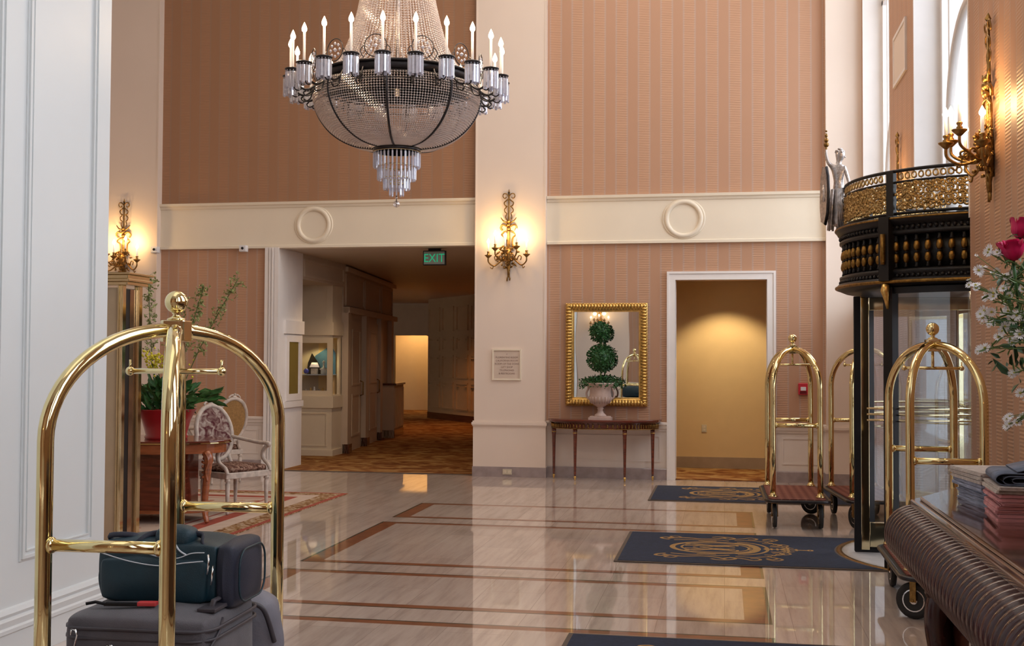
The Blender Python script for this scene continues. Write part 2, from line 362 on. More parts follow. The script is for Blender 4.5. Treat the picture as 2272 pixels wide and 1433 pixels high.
# ================================================================== ROOM SHELL
# floor with inlay bands, as one mesh of non-overlapping cells
def floor_mesh():
    rects=[(-3.396,.296,11.668,12.876),(-3.396,.296,9.0,11.344),(-3.396,.296,7.47,8.688),(-3.396,.296,5.1,7.12),(-3.396,.296,1.2,4.8),(-3.396,.296,-5,.9)]
    bw=.15; dk=.022
    xs={-11,WX+.02,-3.396,-3.396+dk,-3.396+bw+dk,.296,.296-dk,.296-bw-dk}; ys={-6.52,WY+.02}
    for r in rects:
        ys|={r[2],r[2]+dk,r[2]+.085+dk,r[3],r[3]-dk,r[3]-.085-dk}
    xs=sorted(xs);ys=sorted(ys); mb=MB()
    def kind(x,y):
        for (x0,x1,y0,y1) in rects:
            if x0<x<x1 and y0<y<y1:
                if x<x0+dk or x>x1-dk or y<y0+dk*.8 or y>y1-dk*.8: return 2
                if x<x0+dk+bw or x>x1-dk-bw or y<y0+dk+.085 or y>y1-dk-.085: return 1
        return 0
    for i in range(len(xs)-1):
        for j in range(len(ys)-1):
            a,b,c,d=xs[i],xs[i+1],ys[j],ys[j+1]
            mb.add([(a,c,0),(b,c,0),(b,d,0),(a,d,0)],[(0,1,2,3)],kind((a+b)/2,(c+d)/2))
    mb.add([(WX+.02,9.0,0),(3.6,9.0,0),(3.6,11.7,0),(WX+.02,11.7,0)],[(0,1,2,3)],0)
    return mb
struct(floor_mesh().build('floor',[M['marble'],M['inlay'],M['inlaydark']]))
struct(MB().box((-11,-6.6,CEIL),(WX+.6,WY+.3,CEIL+.2)).build('ceiling',M['ceil']))
# ---- back wall
Z1,Z2=3.25,3.88
def back():
    mb=MB(); t0,t1=WY,WY+.22
    # mats:0 paper,1 frieze,2 dado,3 stone,4 same paper, shade put into its colour(left upper)
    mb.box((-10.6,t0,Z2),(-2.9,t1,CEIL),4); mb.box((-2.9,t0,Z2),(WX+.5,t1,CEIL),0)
    mb.box((-10.6,t0-.03,Z1),(-3.0,t1,Z2),1); mb.box((-3.0,t0-.03,Z1),(WX+.5,t1,Z2),1)
    mb.box((-10.6,t0,.77),(-6.5,t1,Z1),0); mb.box((-10.6,t0,0),(-6.5,t1,.77),2)
    mb.box((-3.47,t0,0),(-.66,t1,.77),2); mb.box((-3.47,t0,.77),(-.66,t1,Z1),0)
    mb.box((-.66,t0,2.735),(.57,t1,Z1),0); mb.box((.57,t0,0),(WX+.5,t1,.77),2); mb.box((.57,t0,.77),(WX+.5,t1,Z1),0)
    return mb
struct(back().build('wall_back',[M['paper'],M['frieze'],M['dado'],M['greystone'],M['paper_shaded']]))
def moulding_x(name,x0,x1,y,prof,mat):   # profile: list of (out,z), swept along x, out toward -y
    mb=MB(); poly=[(y,prof[0][1])]+[(y-o,z) for o,z in prof]+[(y,prof[-1][1])]
    mb.extr(poly,x0,x1,0,False,'x'); return struct(mb.build(name,mat))
fr=[(.03,Z2-.05),(.045,Z2-.04),(.05,Z2-.01),(.075,Z2+.0),(.08,Z2+.035),(.03,Z2+.045)]
fb=[(.03,Z1-.01),(.05,Z1-.005),(.05,Z1+.03),(.03,Z1+.04)]
cr_=[(.012,.66),(.012,.68),(.03,.70),(.035,.74),(.05,.75),(.05,.77),(.012,.785)]
for i,(a,b) in enumerate([(-8.3,-3.45),(-2.44,1.34)]):
    moulding_x('trim_%d'%(1+i),a,b,WY,fr,M['frieze']); moulding_x('trim_%d'%(3+i),a,b,WY,fb,M['frieze'])
k=5
for (a,b) in [(-8.3,-6.56),(-2.44,-.775),(.68,1.34)]:
    moulding_x('trim_%d'%k,a,b,WY,cr_,M['dado']); k+=1
    moulding_x('baseboard_back' ,a,b,WY,[(.03,0),(.03,.14),(.024,.15)],M['greystone'])
# dado panel frames (thin raised mould)
def frame_xz(mb,x0,x1,z0,z1,y,w=.03,d=.012,mi=0):
    mb.box((x0,y-d,z0),(x1,y,z0+w),mi);mb.box((x0,y-d,z1-w),(x1,y,z1),mi);mb.box((x0,y-d,z0+w),(x0+w,y,z1-w),mi);mb.box((x1-w,y-d,z0+w),(x1,y,z1-w),mi)
def frame_yz(mb,y0,y1,z0,z1,x,w=.03,d=.012,mi=0):   # outward +x
    mb.box((x,y0,z0),(x+d,y1,z0+w),mi);mb.box((x,y0,z1-w),(x+d,y1,z1),mi);mb.box((x,y0,z0+w),(x+d,y0+w,z1-w),mi);mb.box((x,y1-w,z0+w),(x+d,y1,z1-w),mi)
mb=MB(); frame_xz(mb,-8.1,-6.7,.24,.6,WY,.02,.008); frame_xz(mb,-2.35,-.86,.24,.6,WY,.02,.008); frame_xz(mb,.76,1.26,.24,.6,WY,.02,.008)
struct(mb.build('trim_8',M['dado']))
# oval rings on the frieze
for i,xc in enumerate((-5.873,-.546)):
    mb=MB(); pts=[(xc+.235*math.cos(a),WY-.035,3.575+.235*math.sin(a)) for a in [2*PI*j/48 for j in range(48)]]
    mb.tube(pts,.035,8,closed=True,flat=.8)
    pts=[(xc+.28*math.cos(a),WY-.03,3.575+.265*math.sin(a)) for a in [2*PI*j/48 for j in range(48)]]
    mb.tube(pts,.016,6,closed=True)
    struct(mb.build('trim_%d'%(9+i),M['frieze']))
# pilasters
PY=WY-.13
def pilaster(name,x0,x1):
    mb=MB(); mb.box((x0,PY,.14),(x1,WY,CEIL)); e=.012
    mb.box((x0-e,PY-e,.14),(x1+e,WY,.72)); 
    mb.box((x0-.03,PY-.035,.72),(x1+.03,WY,.755)); mb.box((x0-.02,PY-.022,.70),(x1+.02,WY,.72)); mb.box((x0-.018,PY-.018,.755),(x1+.018,WY,.775))
    for xx in (x0,x1-.02): mb.box((xx,PY-.006,.8),(xx+.02,PY,CEIL))
    mb.box((x0-.02,PY-.02,0),(x1+.02,WY,.14),1)
    return struct(mb.build(name,[M['cream'],M['greystone']]))
pilaster('trim_11',-9.6,-8.27); pilaster('trim_12',-3.45,-2.445); pilaster('trim_13',1.335,WX+.05)
# ---- right wall with tall openings
def rightwall():
    mb=MB(); X0,X1=WX,WX+.5; zt=8.0
    segs=sorted(WINS+[ENTR]); y=-6.6
    for (a,b) in segs:
        mb.box((X0,y,0),(X1,a,CEIL),0)
        if (a,b)!=ENTR: mb.box((X0,a,0),(X1,b,2.35),0)
        mb.box((X0,a,zt),(X1,b,CEIL),0); y=b
    mb.box((X0,y,0),(X1,WY+.22,CEIL),0)
    return mb
struct(rightwall().build('wall_right',[M['paper']]))
mb=MB()
y=-6.4
for (a,b) in sorted(WINS+[ENTR]):
    mb.box((WX-.02,y,0),(WX,a-.02,.15)); y=b+.02
struct(mb.build('baseboard_right',M['greystone']))
def window(n,y0,y1,zb,zt=8.0):
    # deep white reveal lining, jamb, mullions, arched member, panes
    r=thing('window_%d'%n,None,None,(0,0,0)); struct(r)
    mb=MB(); t=.03
    mb.box((WX-.004,y0,zb),(WX+.5,y0+t,zt));mb.box((WX-.004,y1-t,zb),(WX+.5,y1,zt));mb.box((WX-.004,y0,zt-t),(WX+.5,y1,zt))
    if zb>1 and n>1: mb.box((WX-.05,y0-.04,zb-.04),(WX+.5,y1+.04,zb+.01))
    mb.build('reveal',M['trimwhite'],r)
    mb=MB(); xf,xg=WX+.24,WX+.30
    for yy in (y0+t,y1-t-.09): mb.box((xf,yy,zb),(xg,yy+.09,zt-t))
    for yy in (y0+.32,y1-.38): mb.box((xf+.02,yy,zb+.03),(xg-.01,yy+.06,zt-t))
    mb.box((xf,y0+t,zb),(xg,y1-t,zb+.09)); mb.box((xf,y0+t,zt-t-.09),(xg,y1-t,zt-t))
    mb.box((xf,y0+t,6.3),(xg,y1-t,6.36))
    mb.build('sash_frame',M['trimwhite'],r)
    yc=(y0+y1)/2; R=(y1-y0)/2-.36; zs=4.75-R
    mb=MB(); pts=[(xf+.03,yc+R*math.cos(a),zs+R*math.sin(a)) for a in [PI*j/28 for j in range(29)]]
    mb.tube([(xf+.03,yc+R,zb+.05)]+pts+[(xf+.03,yc-R,zb+.05)],.045,8)
    mb.build('arched_bar',M['trimwhite'],r)
    MB().box((WX+.265,y0+t,zb),(WX+.273,y1-t,zt-t)).build('pane',M['glass'],r)
    return r
for i,(a,b) in enumerate([ENTR]+WINS): window(i+1,a,b,2.72 if i==0 else 2.35)
# ---- left wall block
mb=MB(); mb.box((-4.3,2.0,0),(-3.8,6.68,CEIL))
struct(mb.build('wall_left',M['white']))
mb=MB()
for (a,b) in [(5.79,6.53),(4.0,5.6),(2.2,3.8)]:
    for w0,w1,d in ((0,.012,.008),(.012,.03,.02),(.03,.05,.010),(.05,.058,.016)):
        y0,y1,z0,z1=a+w0,b-w0,.53+w0,7.9-w0; w=w1-w0
        frame_yz(mb,y0,y1,z0,z1,-3.8,w,d)
struct(mb.build('trim_14',M['white']))
prof=[(0,0),(.02,0),(.02,.165),(.032,.17),(.032,.19),(.022,.20),(.03,.235),(.014,.25),(.026,.27),(.016,.295),(0,.30)]
mb=MB(); mb.extr([(-3.8+o,z) for o,z in prof],2.0,6.7,0,False,'y'); struct(mb.build('baseboard_left',M['white']))
# closing walls out of frame
struct(MB().box((-10.8,-6.6,0),(-10.6,WY+.22,CEIL)).build('wall_left_far',M['cream']))
struct(MB().box((-11,-6.8,0),(WX+.6,-6.6,CEIL)).build('wall_front',M['paper']))
mb=MB(); mb.box((-4.85,-6.6,.0),(-3.15,-6.42,CEIL)); struct(mb.build('trim_15',M['cream']))
struct(MB().box((-3.15,-6.6,0),(WX,-6.56,.8)).build('trim_16',M['dado']))
# ---- doorway casing and the passage beyond
mb=MB()
for (a,b) in ((-.775,-.66),(.57,.685)):
    mb.box((a,WY-.03,0),(b,WY+.02,2.735))
    mb.box((a+ (0.0 if a<0 else .085),WY-.042,0),(a+(.03 if a<0 else .115),WY-.03,2.82))
mb.box((-.775,WY-.03,2.735),(.685,WY+.02,2.85)); mb.box((-.775,WY-.042,2.82),(.685,WY-.03,2.85))
mb.box((-.672,WY+.02,0),(-.655,WY+.22,2.73)); mb.box((.565,WY+.02,0),(.582,WY+.22,2.73))
d=struct(mb.build('door_1',M['trimwhite']))
PYB=17.75
mb=MB(); mb.box((-2.2,PYB,0),(2.2,PYB+.1,2.9)); mb.box((-2.2,WY+.22,0),(-2.1,PYB,2.9)); mb.box((2.1,WY+.22,0),(2.2,PYB,2.9)); mb.box((-2.2,WY+.22,2.735),(2.2,WY+.24,2.9))
struct(mb.build('wall_passage',M['yellow']))
struct(MB().box((-2.2,WY+.22,2.88),(2.2,PYB+.1,2.96)).build('ceiling_passage',M['yellow']))
struct(MB().box((-2.1,PYB-.015,.01),(2.1,PYB,.18)).build('baseboard_passage',P('taupe_base',(.36,.27,.19),.5)))
struct(MB().box((-2.1,WY+.02,0),(2.1,PYB,.012)).build('floor_passage',M['carpet']))
r=thing('recessed_downlight','round recessed downlight in the ceiling of the yellow passage','ceiling light',(.02,17.0,2.88))
MB().lathe([(.10,-.012),(.10,.0)],n=24).build('trim_ring',M['plastic'],r); MB().lathe([(.075,-.016),(.075,-.008)],n=24).build('lens',M['downlight'],r)
spot('lamp',(0,.02,-.03),125,math.radians(108),.5,(1,.78,.46),(math.radians(4),0,0),.05,r)
# ---- corridor
CZ=3.25
struct(MB().add([(-14,WY+.02,.001),(-3.4,WY+.02,.001),(-3.4,36,.001),(-14,36,.001)],[(0,1,2,3)]).build('floor_corridor',M['carpet']))
struct(MB().box((-14,WY+.22,CZ),(-3.2,36,CZ+.1)).build('ceiling_corridor',M['corr']))
struct(MB().box((-3.45,WY+.2,0),(-3.35,26.4,CZ)).build('wall_corridor_right',M['corr']))
mb=MB()   # jamb casing left of the opening
mb.box((-6.6,WY-.06,0),(-6.40,WY+.95,CZ),0)
for i,(a,b,dd) in enumerate([(-6.60,-6.55,.075),(-6.53,-6.51,.085),(-6.49,-6.47,.085),(-6.45,-6.39,.075)]): mb.box((a,WY-dd,0),(b,WY-.05,CZ),0)
mb.box((-6.62,WY-.09,0),(-6.38,WY+.0,.16),0)
struct(mb.build('trim_17',M['trimwhite']))
struct(MB().box((-6.39,WY-.02,0),(-3.47,WY+.06,.006)).build('trim_20',M['matedge']))
# corridor left wall
mb=MB()
mb.box((-7.4,WY+.22,0),(-7.2,19.1,CZ)); mb.box((-7.2,WY+.95,2.86),(-6.42,19.1,CZ))
struct(mb.build('wall_corridor_left',M['corr']))
def about(o,ang=.118,p=Vector((-6.45,19.1,0))):
    R_=Matrix.Rotation(ang,3,'Z'); o.location=p-R_@p; o.rotation_euler=(0,0,ang); return o
about(struct(MB().box((-8.0,19.1,0),(-6.45,24.2,CZ)).build('wall_corridor_side',M['corr'])))
mb=MB(); frame_yz(mb,17.1,19.0,2.9,3.18,-6.42,.04,.02); struct(mb.build('trim_19',M['corr']))
mb=MB()
for (a,b,z0,z1) in [(19.25,20.9,2.55,3.1),(21.0,22.6,2.55,3.1),(22.8,24.1,2.55,3.1)]: frame_yz(mb,a,b,z0,z1,-6.45,.04,.02)
for a in (19.1,20.75,22.3,23.6): 
    mb.box((-6.45,a,0),(-6.36,a+.22,2.5)); mb.box((-6.45,a,0),(-6.33,a+.24,.16),1)
mb.box((-6.45,19.1,2.42),(-6.34,24.2,2.52)); mb.box((-6.45,19.1,CZ-.12),(-6.37,24.2,CZ-.04))
mb.box((-6.45,23.0,0),(-6.2,24.18,1.08)); mb.box((-6.46,22.98,1.08),(-6.16,24.2,1.12),1); mb.box((-6.45,23,0),(-6.19,24.19,.16),1)
for j in range(6): mb.box((-6.2,23.06+j*.19,.2),(-6.185,23.2+j*.19,1.02))
about(struct(mb.build('trim_18',[M['corr'],M['walnut']])))
for n,a in ((2,19.6),(3,21.3)):
    r=thing('door_%d'%n,None,None); about(struct(r))
    mb=MB(); mb.box((-6.452,a,0),(-6.42,a+.95,2.3)); frame_yz(mb,a+.12,a+.83,.25,1.0,-6.42,.035,.012); frame_yz(mb,a+.12,a+.83,1.15,2.15,-6.42,.035,.012)
    mb.build('leaf',M['corr'],r)
    hb=MB(); hb.tube([(-6.42,a+.86,.95),(-6.36,a+.86,.97),(-6.36,a+.86,1.2),(-6.42,a+.86,1.22)],.012,8); hb.build('pull_handle',M['brass_dark'],r)
# far walls of the corridor
struct(MB().box((-13,35.4,0),(-6,35.5,CZ)).build('wall_corridor_end',M['yellow']))
A=Vector((-3.6,25.3,0)); Bv=Vector((-8.0,30.9,0)); dv=(Bv-A); LN=dv.length; ang=math.atan2(dv.y,dv.x)
mb=MB(); mb.box((0,-.1,0),(LN,0,CZ)); mb.box((0,0,0),(LN,.015,.17),1)
for i in range(8):
    x0=.15+i*.88; 
    for (z0,z1) in ((.3,1.0),(1.12,1.72),(1.84,2.2),(2.35,3.0)):
        mb.box((x0,0,z0),(x0+.7,.035,z0+.035)); mb.box((x0,0,z1-.035),(x0+.7,.035,z1)); mb.box((x0,0,z0),(x0+.035,.035,z1)); mb.box((x0+.665,0,z0),(x0+.7,.035,z1))
        if z1<2.3:
            for q in (.12,.58): mb.box((x0+q-.06,.0,z1-.10),(x0+q+.06,.07,z1-.075))
mb.box((0,0,2.24),(LN,.03,2.29))
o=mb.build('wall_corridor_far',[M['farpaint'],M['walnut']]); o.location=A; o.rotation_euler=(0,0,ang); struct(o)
# flip so the panelled side faces the lobby
o.scale=(1,-1,1) if (Matrix.Rotation(ang,3,'Z')@Vector((0,1,0))).y>0 else (1,1,1)
# yellow lit doorway at the corridor's end
mb=MB(); mb.box((-11.9,33.2,2.3),(-7.9,33.3,CZ)); mb.box((-9.75,33.2,0),(-9.62,33.34,2.3)); mb.box((-12.4,33.2,0),(-11.3,33.3,2.3))
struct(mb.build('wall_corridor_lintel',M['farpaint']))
spot('corridor_end_lamp',(-9.4,34.4,3.15),150,math.radians(150),.6,(1,.62,.28))
spot('corridor_lamp',(-5.4,17.6,3.2),62,math.radians(130),.6,(1,.70,.42))
spot('corridor_lamp',(-5.2,22.0,3.2),22,math.radians(125),.6,(1,.52,.28))
spot('corridor_lamp',(-6.6,26.5,3.2),150,math.radians(130),.6,(1,.46,.17))
for a_,b_ in (((-14.2,WY+.2,-.1),(-14,36.2,CZ+.2)),((-14.2,36,-.1),(-3,36.2,CZ+.2)),((-3.4,26.4,-.1),(-3.2,36.2,CZ+.2)),((-11.2,WY+.22,CZ+.1),(-10.6,WY+.5,CEIL))): struct(MB().box(a_,b_).build('wall_corridor_outer',M['corr']))
# ---- built-in display case in the corridor niche
r=thing('display_cabinet','cream built-in display cabinet with glass window lit yellow inside, in the corridor niche','cabinet',(0,0,0))
mb=MB(); x0,x1,y0,y1=-7.19,-6.47,18.6,19.08
mb.box((x0,y0,0),(x1,y1,1.02)); mb.box((x0-.0,y0-.03,.80),(x1+.03,y1,1.0)); mb.box((x0,y0-.03,0),(x1+.03,y1,.10))
frame_xz(mb,x0+.12,x1-.08,.16,.72,y0,.02,.012)
mb.box((x0,y0,1.98),(x1,y1,2.86)); mb.box((x0,y0-.03,2.02),(x1+.03,y1,2.24)); frame_xz(mb,x0+.1,x1-.1,2.3,2.78,y0,.02,.012)
mb.box((x0,y0,1.02),(x0+.13,y0+.04,1.98)); mb.box((x1-.09,y0,1.02),(x1,y0+.04,1.98)); mb.box((x0+.13,y0,1.02),(x1-.09,y0+.04,1.09)); mb.box((x0+.13,y0,1.89),(x1-.09,y0+.04,1.98))
mb.box((x1-.04,y1-.12,1.02),(x1,y1,1.98)); mb.box((x0,y1-.03,1.02),(x1,y1,1.98),1); mb.box((x0,y0+.04,1.02),(x0+.03,y1,1.98),1)
mb.build('case',[M['niche'],M['yellow']],r)
MB().box((x0+.13,y0+.015,1.09),(x1-.09,y0+.02,1.89)).build('glass_front',M['caseglass'],r)
MB().box((x0+.06,y0+.06,1.345),(x1-.06,y1-.04,1.36)).build('shelf',M['newsblue'],r)
spot('lamp',(-6.83,18.80,1.95),9,math.radians(120),.5,(1,.85,.4),(0,0,0),.03,r)
o=MB().box((x0+.14,y0+.36,1.1),(x1-.2,y0+.38,1.2)).build('blue_hanging',M['teal'])
me=MB().add([(x0+.2,y0+.40,1.36),(x1-.08,y0+.40,1.36),(x1-.08,y0+.40,1.72),(x1-.16,y0+.40,1.86),(x0+.28,y0+.40,1.68),(x0+.2,y0+.41,1.5)],[(0,1,2,3,4,5)])
bpy.data.objects.remove(o); o=me.build('scarf',P('blue_silk',(.05,.14,.25),.5,sheen=.4)); sm=o.modifiers.new('s','SOLIDIFY'); sm.thickness=.01; tag(o,'blue silk scarf draped as a backdrop inside the display cabinet','scarf')
o=MB().add([(x0+.15,y0+.33,1.36),(x0+.44,y0+.33,1.36),(x0+.36,y0+.33,1.55),(x0+.24,y0+.33,1.72),(x0+.17,y0+.33,1.55)],[(0,1,2,3,4)]).build('scarf',M['black']); sm=o.modifiers.new('s','SOLIDIFY'); sm.thickness=.01; tag(o,'black cloth draped to a point at the left inside the display cabinet','scarf')
o=MB().sph((x0+.19,y0+.2,1.415),.045,12,8,sc=(1.1,.8,1)).build('vase',P('cobalt_glass',(.03,.04,.35),.15)); tag(o,'small round cobalt blue vase on the display cabinet shelf','vase')
t=thing('table_lamp','small cream shaded lamp on a box on the display cabinet shelf','lamp',(x0+.33,y0+.22,1.36))
MB().box((-.05,-.04,0),(.05,.04,.10)).build('base',M['newsgrey'],t); MB().lathe([(.085,.12),(.05,.2)],n=12).build('lamp_shade',M['candle'],t)
t=thing('figurine','small pale figurine with wide skirt on the display cabinet shelf','figurine',(x0+.5,y0+.2,1.36))
MB().lathe([(.05,0),(.05,.07),(.075,.09),(.012,.12),(.015,.2),(.03,.21),(.0,.24)],n=12).build('body',M['plastic'],t)
for j in range(6):
    o=MB().lathe([(.025,0),(.03,.03),(.012,.07+.02*(j%3)),(.014,.09+.02*(j%3))],(x0+.2+.075*j,y0+.16+.03*(j%2),1.02),10).build('trinket',[M['silver'],M['gold'],M['plastic']][j%3])
    tag(o,'small %s ornament, %s from the left, on the floor of the display cabinet'%(['silver','gilt','white'][j%3],['first','second','third','fourth','fifth','sixth'][j]),'ornament','ornaments in the display cabinet')
# narrow side window in the near pier
r=thing('display_window','narrow upright display window with gold light in the white corridor pier','window',(0,0,0))
mb=MB(); frame_yz(mb,16.32,16.96,1.0,1.98,-6.4,.10,.02); mb.box((-6.4,16.24,.9),(-6.37,17.0,.99)); mb.box((-6.4,16.24,2.0),(-6.365,17.0,2.2)); mb.build('window_frame',M['trimwhite'],r)
MB().box((-6.4,16.46,1.1),(-6.392,16.82,1.88)).build('lit_panel',P('gold_lit_panel',(.16,.11,.03),.3,emit=.03,ecol=(.8,.55,.1)),r)
# ================================================================== LUGGAGE CARTS
CW,CL,ZB=.457,1.085,1.0
def rrect(w,l,r,n=5):
    out=[]
    for cx,cy,a0 in ((w/2-r,l/2-r,0),(-w/2+r,l/2-r,PI/2),(-w/2+r,-l/2+r,PI),(w/2-r,-l/2+r,1.5*PI)):
        for i in range(n+1):
            a=a0+PI/2*i/n; out.append((cx+r*math.cos(a),cy+r*math.sin(a)))
    return out
def make_cart(label):
    c=thing('luggage_cart',label,'luggage cart')
    MB().prism([(x,y-.07) for x,y in rrect(.60,1.34,.09)],.257,.280).prism([(x,y-.07) for x,y in rrect(.56,1.3,.08)],.248,.257).build('deck',M['rubber'],c,bev=.006)
    MB().prism([(x,y-.07) for x,y in rrect(.55,1.29,.07)],.280,.290).build('deck_carpet',M['cartcarpet'],c)
    mb=MB(); mb.tube([(x,y-.07,.268) for x,y in rrect(.615,1.355,.1)],.016,8,closed=True); mb.build('bumper',M['iron'],c)
    for sx in (-1,1):
        for sy in (-1,1):
            px,py=sx*CW/2,sy*CL/2; pts=[(px,py,.285),(px,py,.8),(px,py,1.2),(px,py,1.36)]
            for i in range(1,17):
                a=PI/2*i/16; k=math.cos(a)**.92
                if i==16:k=.0
                pts.append((px*k,py*k,1.36+.40*math.sin(a)))
            t=MB().tube(pts,.0285,16).build('arch_tube',M['brass'],c)
            MB().lathe([(.045,.288),(.045,.302),(.031,.31),(.031,.325)],(px,py,0),16).build('foot_collar',M['brass'],t)
    for sy in (-1,1):
        b=MB().cyl((-CW/2+.025,sy*CL/2,ZB),(CW/2-.025,sy*CL/2,ZB),.022,n=14).build('crossbar',M['brass'],c)
        for sx in (-1,1): MB().sph((sx*(CW/2-.03),sy*CL/2,ZB),.029,12,8,sc=(.6,1,1)).build('collar',M['brass'],b)
    MB().prism(rrect(.10,.10,.02),1.715,1.80).build('crown',M['brass_pale'],c,bev=.005)
    MB().lathe([(.034,1.80),(.036,1.806),(.016,1.815),(.012,1.823),(.018,1.828),(.012,1.833),(.020,1.838)],n=16).sph((0,0,1.872),.045,24,14).build('finial',M['brass'],c)
    hb=MB().cyl((0,0,1.715),(0,0,1.60),.010,n=8).cyl((-.185,0,1.60),(.185,0,1.60),.011,n=10).build('hanger_bar',M['brass'],c)
    for s in (-1,1): MB().sph((s*.19,0,1.60),.018,12,8).cyl((s*.19,0,1.60),(s*.19,0,1.645),.005,n=6).build('bar_end',M['brass'],hb)
    for i,(sx,sy) in enumerate(((-1,-1),(1,-1),(-1,1),(1,1))):
        x,y=sx*.22,(-.64 if sy<0 else .46)
        cs=MB().box((-.035,-.035,.240),(.035,.035,.249)).box((-.032,-.02,.11),(-.026,.02,.242)).box((.026,-.02,.11),(.032,.02,.242)).cyl((-.034,0,.118),(.034,0,.118),.010,n=10).build('caster',M['brass_dark'],c)
        cs.location=(x,y,0); rr=.117
        MB().lathe([(rr-.03,-.018),(rr-.006,-.020),(rr,-.010),(rr,.010),(rr-.006,.020),(rr-.03,.018)],(0,0,.118),24,axis='x').build('tire',M['rubber'],cs)
        MB().lathe([(.082,-.014),(.07,-.019),(.03,-.010),(.022,-.021),(.0001,-.022)],(0,0,.118),20,axis='x').lathe([(.0001,.022),(.022,.021),(.03,.010),(.07,.019),(.082,.014)],(0,0,.118),20,axis='x').build('hub',M['chrome'],cs)
    return c
cart=make_cart('brass birdcage luggage cart in the left foreground loaded with suitcases and a teal duffel bag')
cart.location=(-2.123,4.252,0); cart.rotation_euler=(0,0,.034)
index_kids(cart)
def cart_at(x,y,rz,label,group=None):
    c=copy_tree(cart); c.location=(x,y,0); c.rotation_euler=(0,0,rz); c['label']=label
    return c
cart_at(.697,12.40,.013,'empty brass luggage cart in front of the red alarm box and yellow doorway edge')
cart3=cart_at(1.42,12.5,.10,'empty brass luggage cart partly hidden behind the left edge of the revolving door glass')
cart4=cart_at(1.425,8.459,-.013,'empty brass luggage cart standing just behind the far end of the dark wood desk')
for c in [o for o in COL.objects if o.name.startswith('luggage_cart')]: c['group']='bellman luggage carts'
def swivel(c,i,a):
    cs=[o for o in COL.objects if o.parent==c and o.name.startswith('caster')]; cs.sort(key=lambda o:(o.location.y,o.location.x)); cs[i].rotation_euler=(0,0,a)
swivel(cart4,0,math.radians(62)); swivel(cart3,0,.3); swivel([o for o in COL.objects if o.name=='luggage_cart.001'][0],3,math.radians(55))
# ------------------------------------------------------------------ luggage
def rbox(mb,a,b,r,mi=0,n=4,axis='y'):
    # box with rounded edges along one axis
    x0,y0,z0=a;x1,y1,z1=b
    if axis=='y':
        w,h=x1-x0,z1-z0; poly=[((x0+x1)/2+p,(z0+z1)/2+q) for p,q in rrect(w,h,r,n)]; mb.extr(poly,y0,y1,mi,True,'y')
    elif axis=='x':
        w,h=y1-y0,z1-z0; poly=[((y0+y1)/2+p,(z0+z1)/2+q) for p,q in rrect(w,h,r,n)]; mb.extr(poly,x0,x1,mi,True,'x')
    return mb
def sub(o,l=2):
    s=o.modifiers.new('sub','SUBSURF'); s.levels=l; s.render_levels=l
def soft_box(name,mat,parent,a,b,r,puff=.02,seed=1,amp=.006,n=9):
    # cloth-like rounded box: subdivided shell with superellipse rounding and slight sag noise
    rnd=random.Random(seed); x0,y0,z0=a;x1,y1,z1=b; c=((x0+x1)/2,(y0+y1)/2,(z0+z1)/2); h=((x1-x0)/2,(y1-y0)/2,(z1-z0)/2)
    ph=[rnd.uniform(0,6) for _ in range(6)]
    mb=MB()
    for axis in range(3):
        for s in (-1,1):
            vs=[]
            for i in range(n+1):
                for j in range(n+1):
                    u,v=math.sin((-1+2*i/n)*PI/2),math.sin((-1+2*j/n)*PI/2); p=[0,0,0]; p[axis]=s; p[(axis+1)%3]=u; p[(axis+2)%3]=v
                    q=[p[k]*(h[k]-r) for k in range(3)]
                    e=Vector([max(-1,min(1,p[k])) for k in range(3)]); big=[k for k in range(3) if abs(p[k])>.999]
                    # move out by r along blended normal
                    w=Vector([math.copysign(abs(p[k])**9,p[k]) if abs(p[k])>0 else 0 for k in range(3)]); w.normalize()
                    pos=Vector(q)+w*r
                    bul=(1-abs(u)**2)*(1-abs(v)**2)*puff
                    pos[axis]+=s*bul
                    W_=amp*(math.sin(pos.x*23+ph[0])*math.sin(pos.z*19+ph[1])+math.sin(pos.y*27+ph[2]+pos.x*9))
                    pos+=w*W_
                    vs.append((c[0]+pos.x,c[1]+pos.y,c[2]+pos.z))
            fs=[]
            for i in range(n):
                for j in range(n):
                    f=(i*(n+1)+j,(i+1)*(n+1)+j,(i+1)*(n+1)+j+1,i*(n+1)+j+1); fs.append(f if s>0 else f[::-1])
            mb.add(vs,fs,0,True)
    o=mb.build(name,mat,parent)
    w=o.modifiers.new('weld','WELD'); w.merge_threshold=.0008; sub(o,1)
    return o
# big grey suitcase lying flat across the near end of the cart (cart frame)
s=thing('suitcase','large grey soft suitcase lying flat on the front cart under the teal duffel','suitcase',(-2.10,4.15,.292),.034)
soft_box('body',M['greyfab'],s,(-.285,-.26,.0),(.275,.25,.43),.05,.012,3,.002,11)
mb=MB()
for z in (.38,.345): mb.tube([(x-.005,y+.005,z) for x,y in rrect(.575,.53,.09)],.007,6,closed=True)
mb.build('zipper_piping',M['greydark'],s)
mb=MB(); poly=rrect(.44,.2,.05); mb.tube([(x-.0,-.272,.18+z) for x,z in poly],.007,6,closed=True); mb.tube([(x-.0,-.274,.18+z) for x,z in rrect(.40,.16,.04)],.004,6,closed=True)
mb.build('front_pocket',M['greydark'],s)
mb=MB()
for x,z in ((-.22,.36),(-.08,.31),(-.23,.27)):
    mb.tube([(x-.012,-.276,z),(x-.008,-.283,z+.02),(x+.008,-.283,z+.02),(x+.012,-.276,z),(x+.006,-.283,z-.04)],.0035,6)
mb.build('zip_pull',M['chrome'],s)
mb=MB(); mb.box((.19,-.15,.428),(.26,.14,.442)); mb.tube([(.225,-.10,.43),(.23,-.09,.46),(.23,.08,.46),(.225,.10,.43)],.012,8,flat=.6); mb.build('carry_handle',M['greydark'],s,bev=.004)
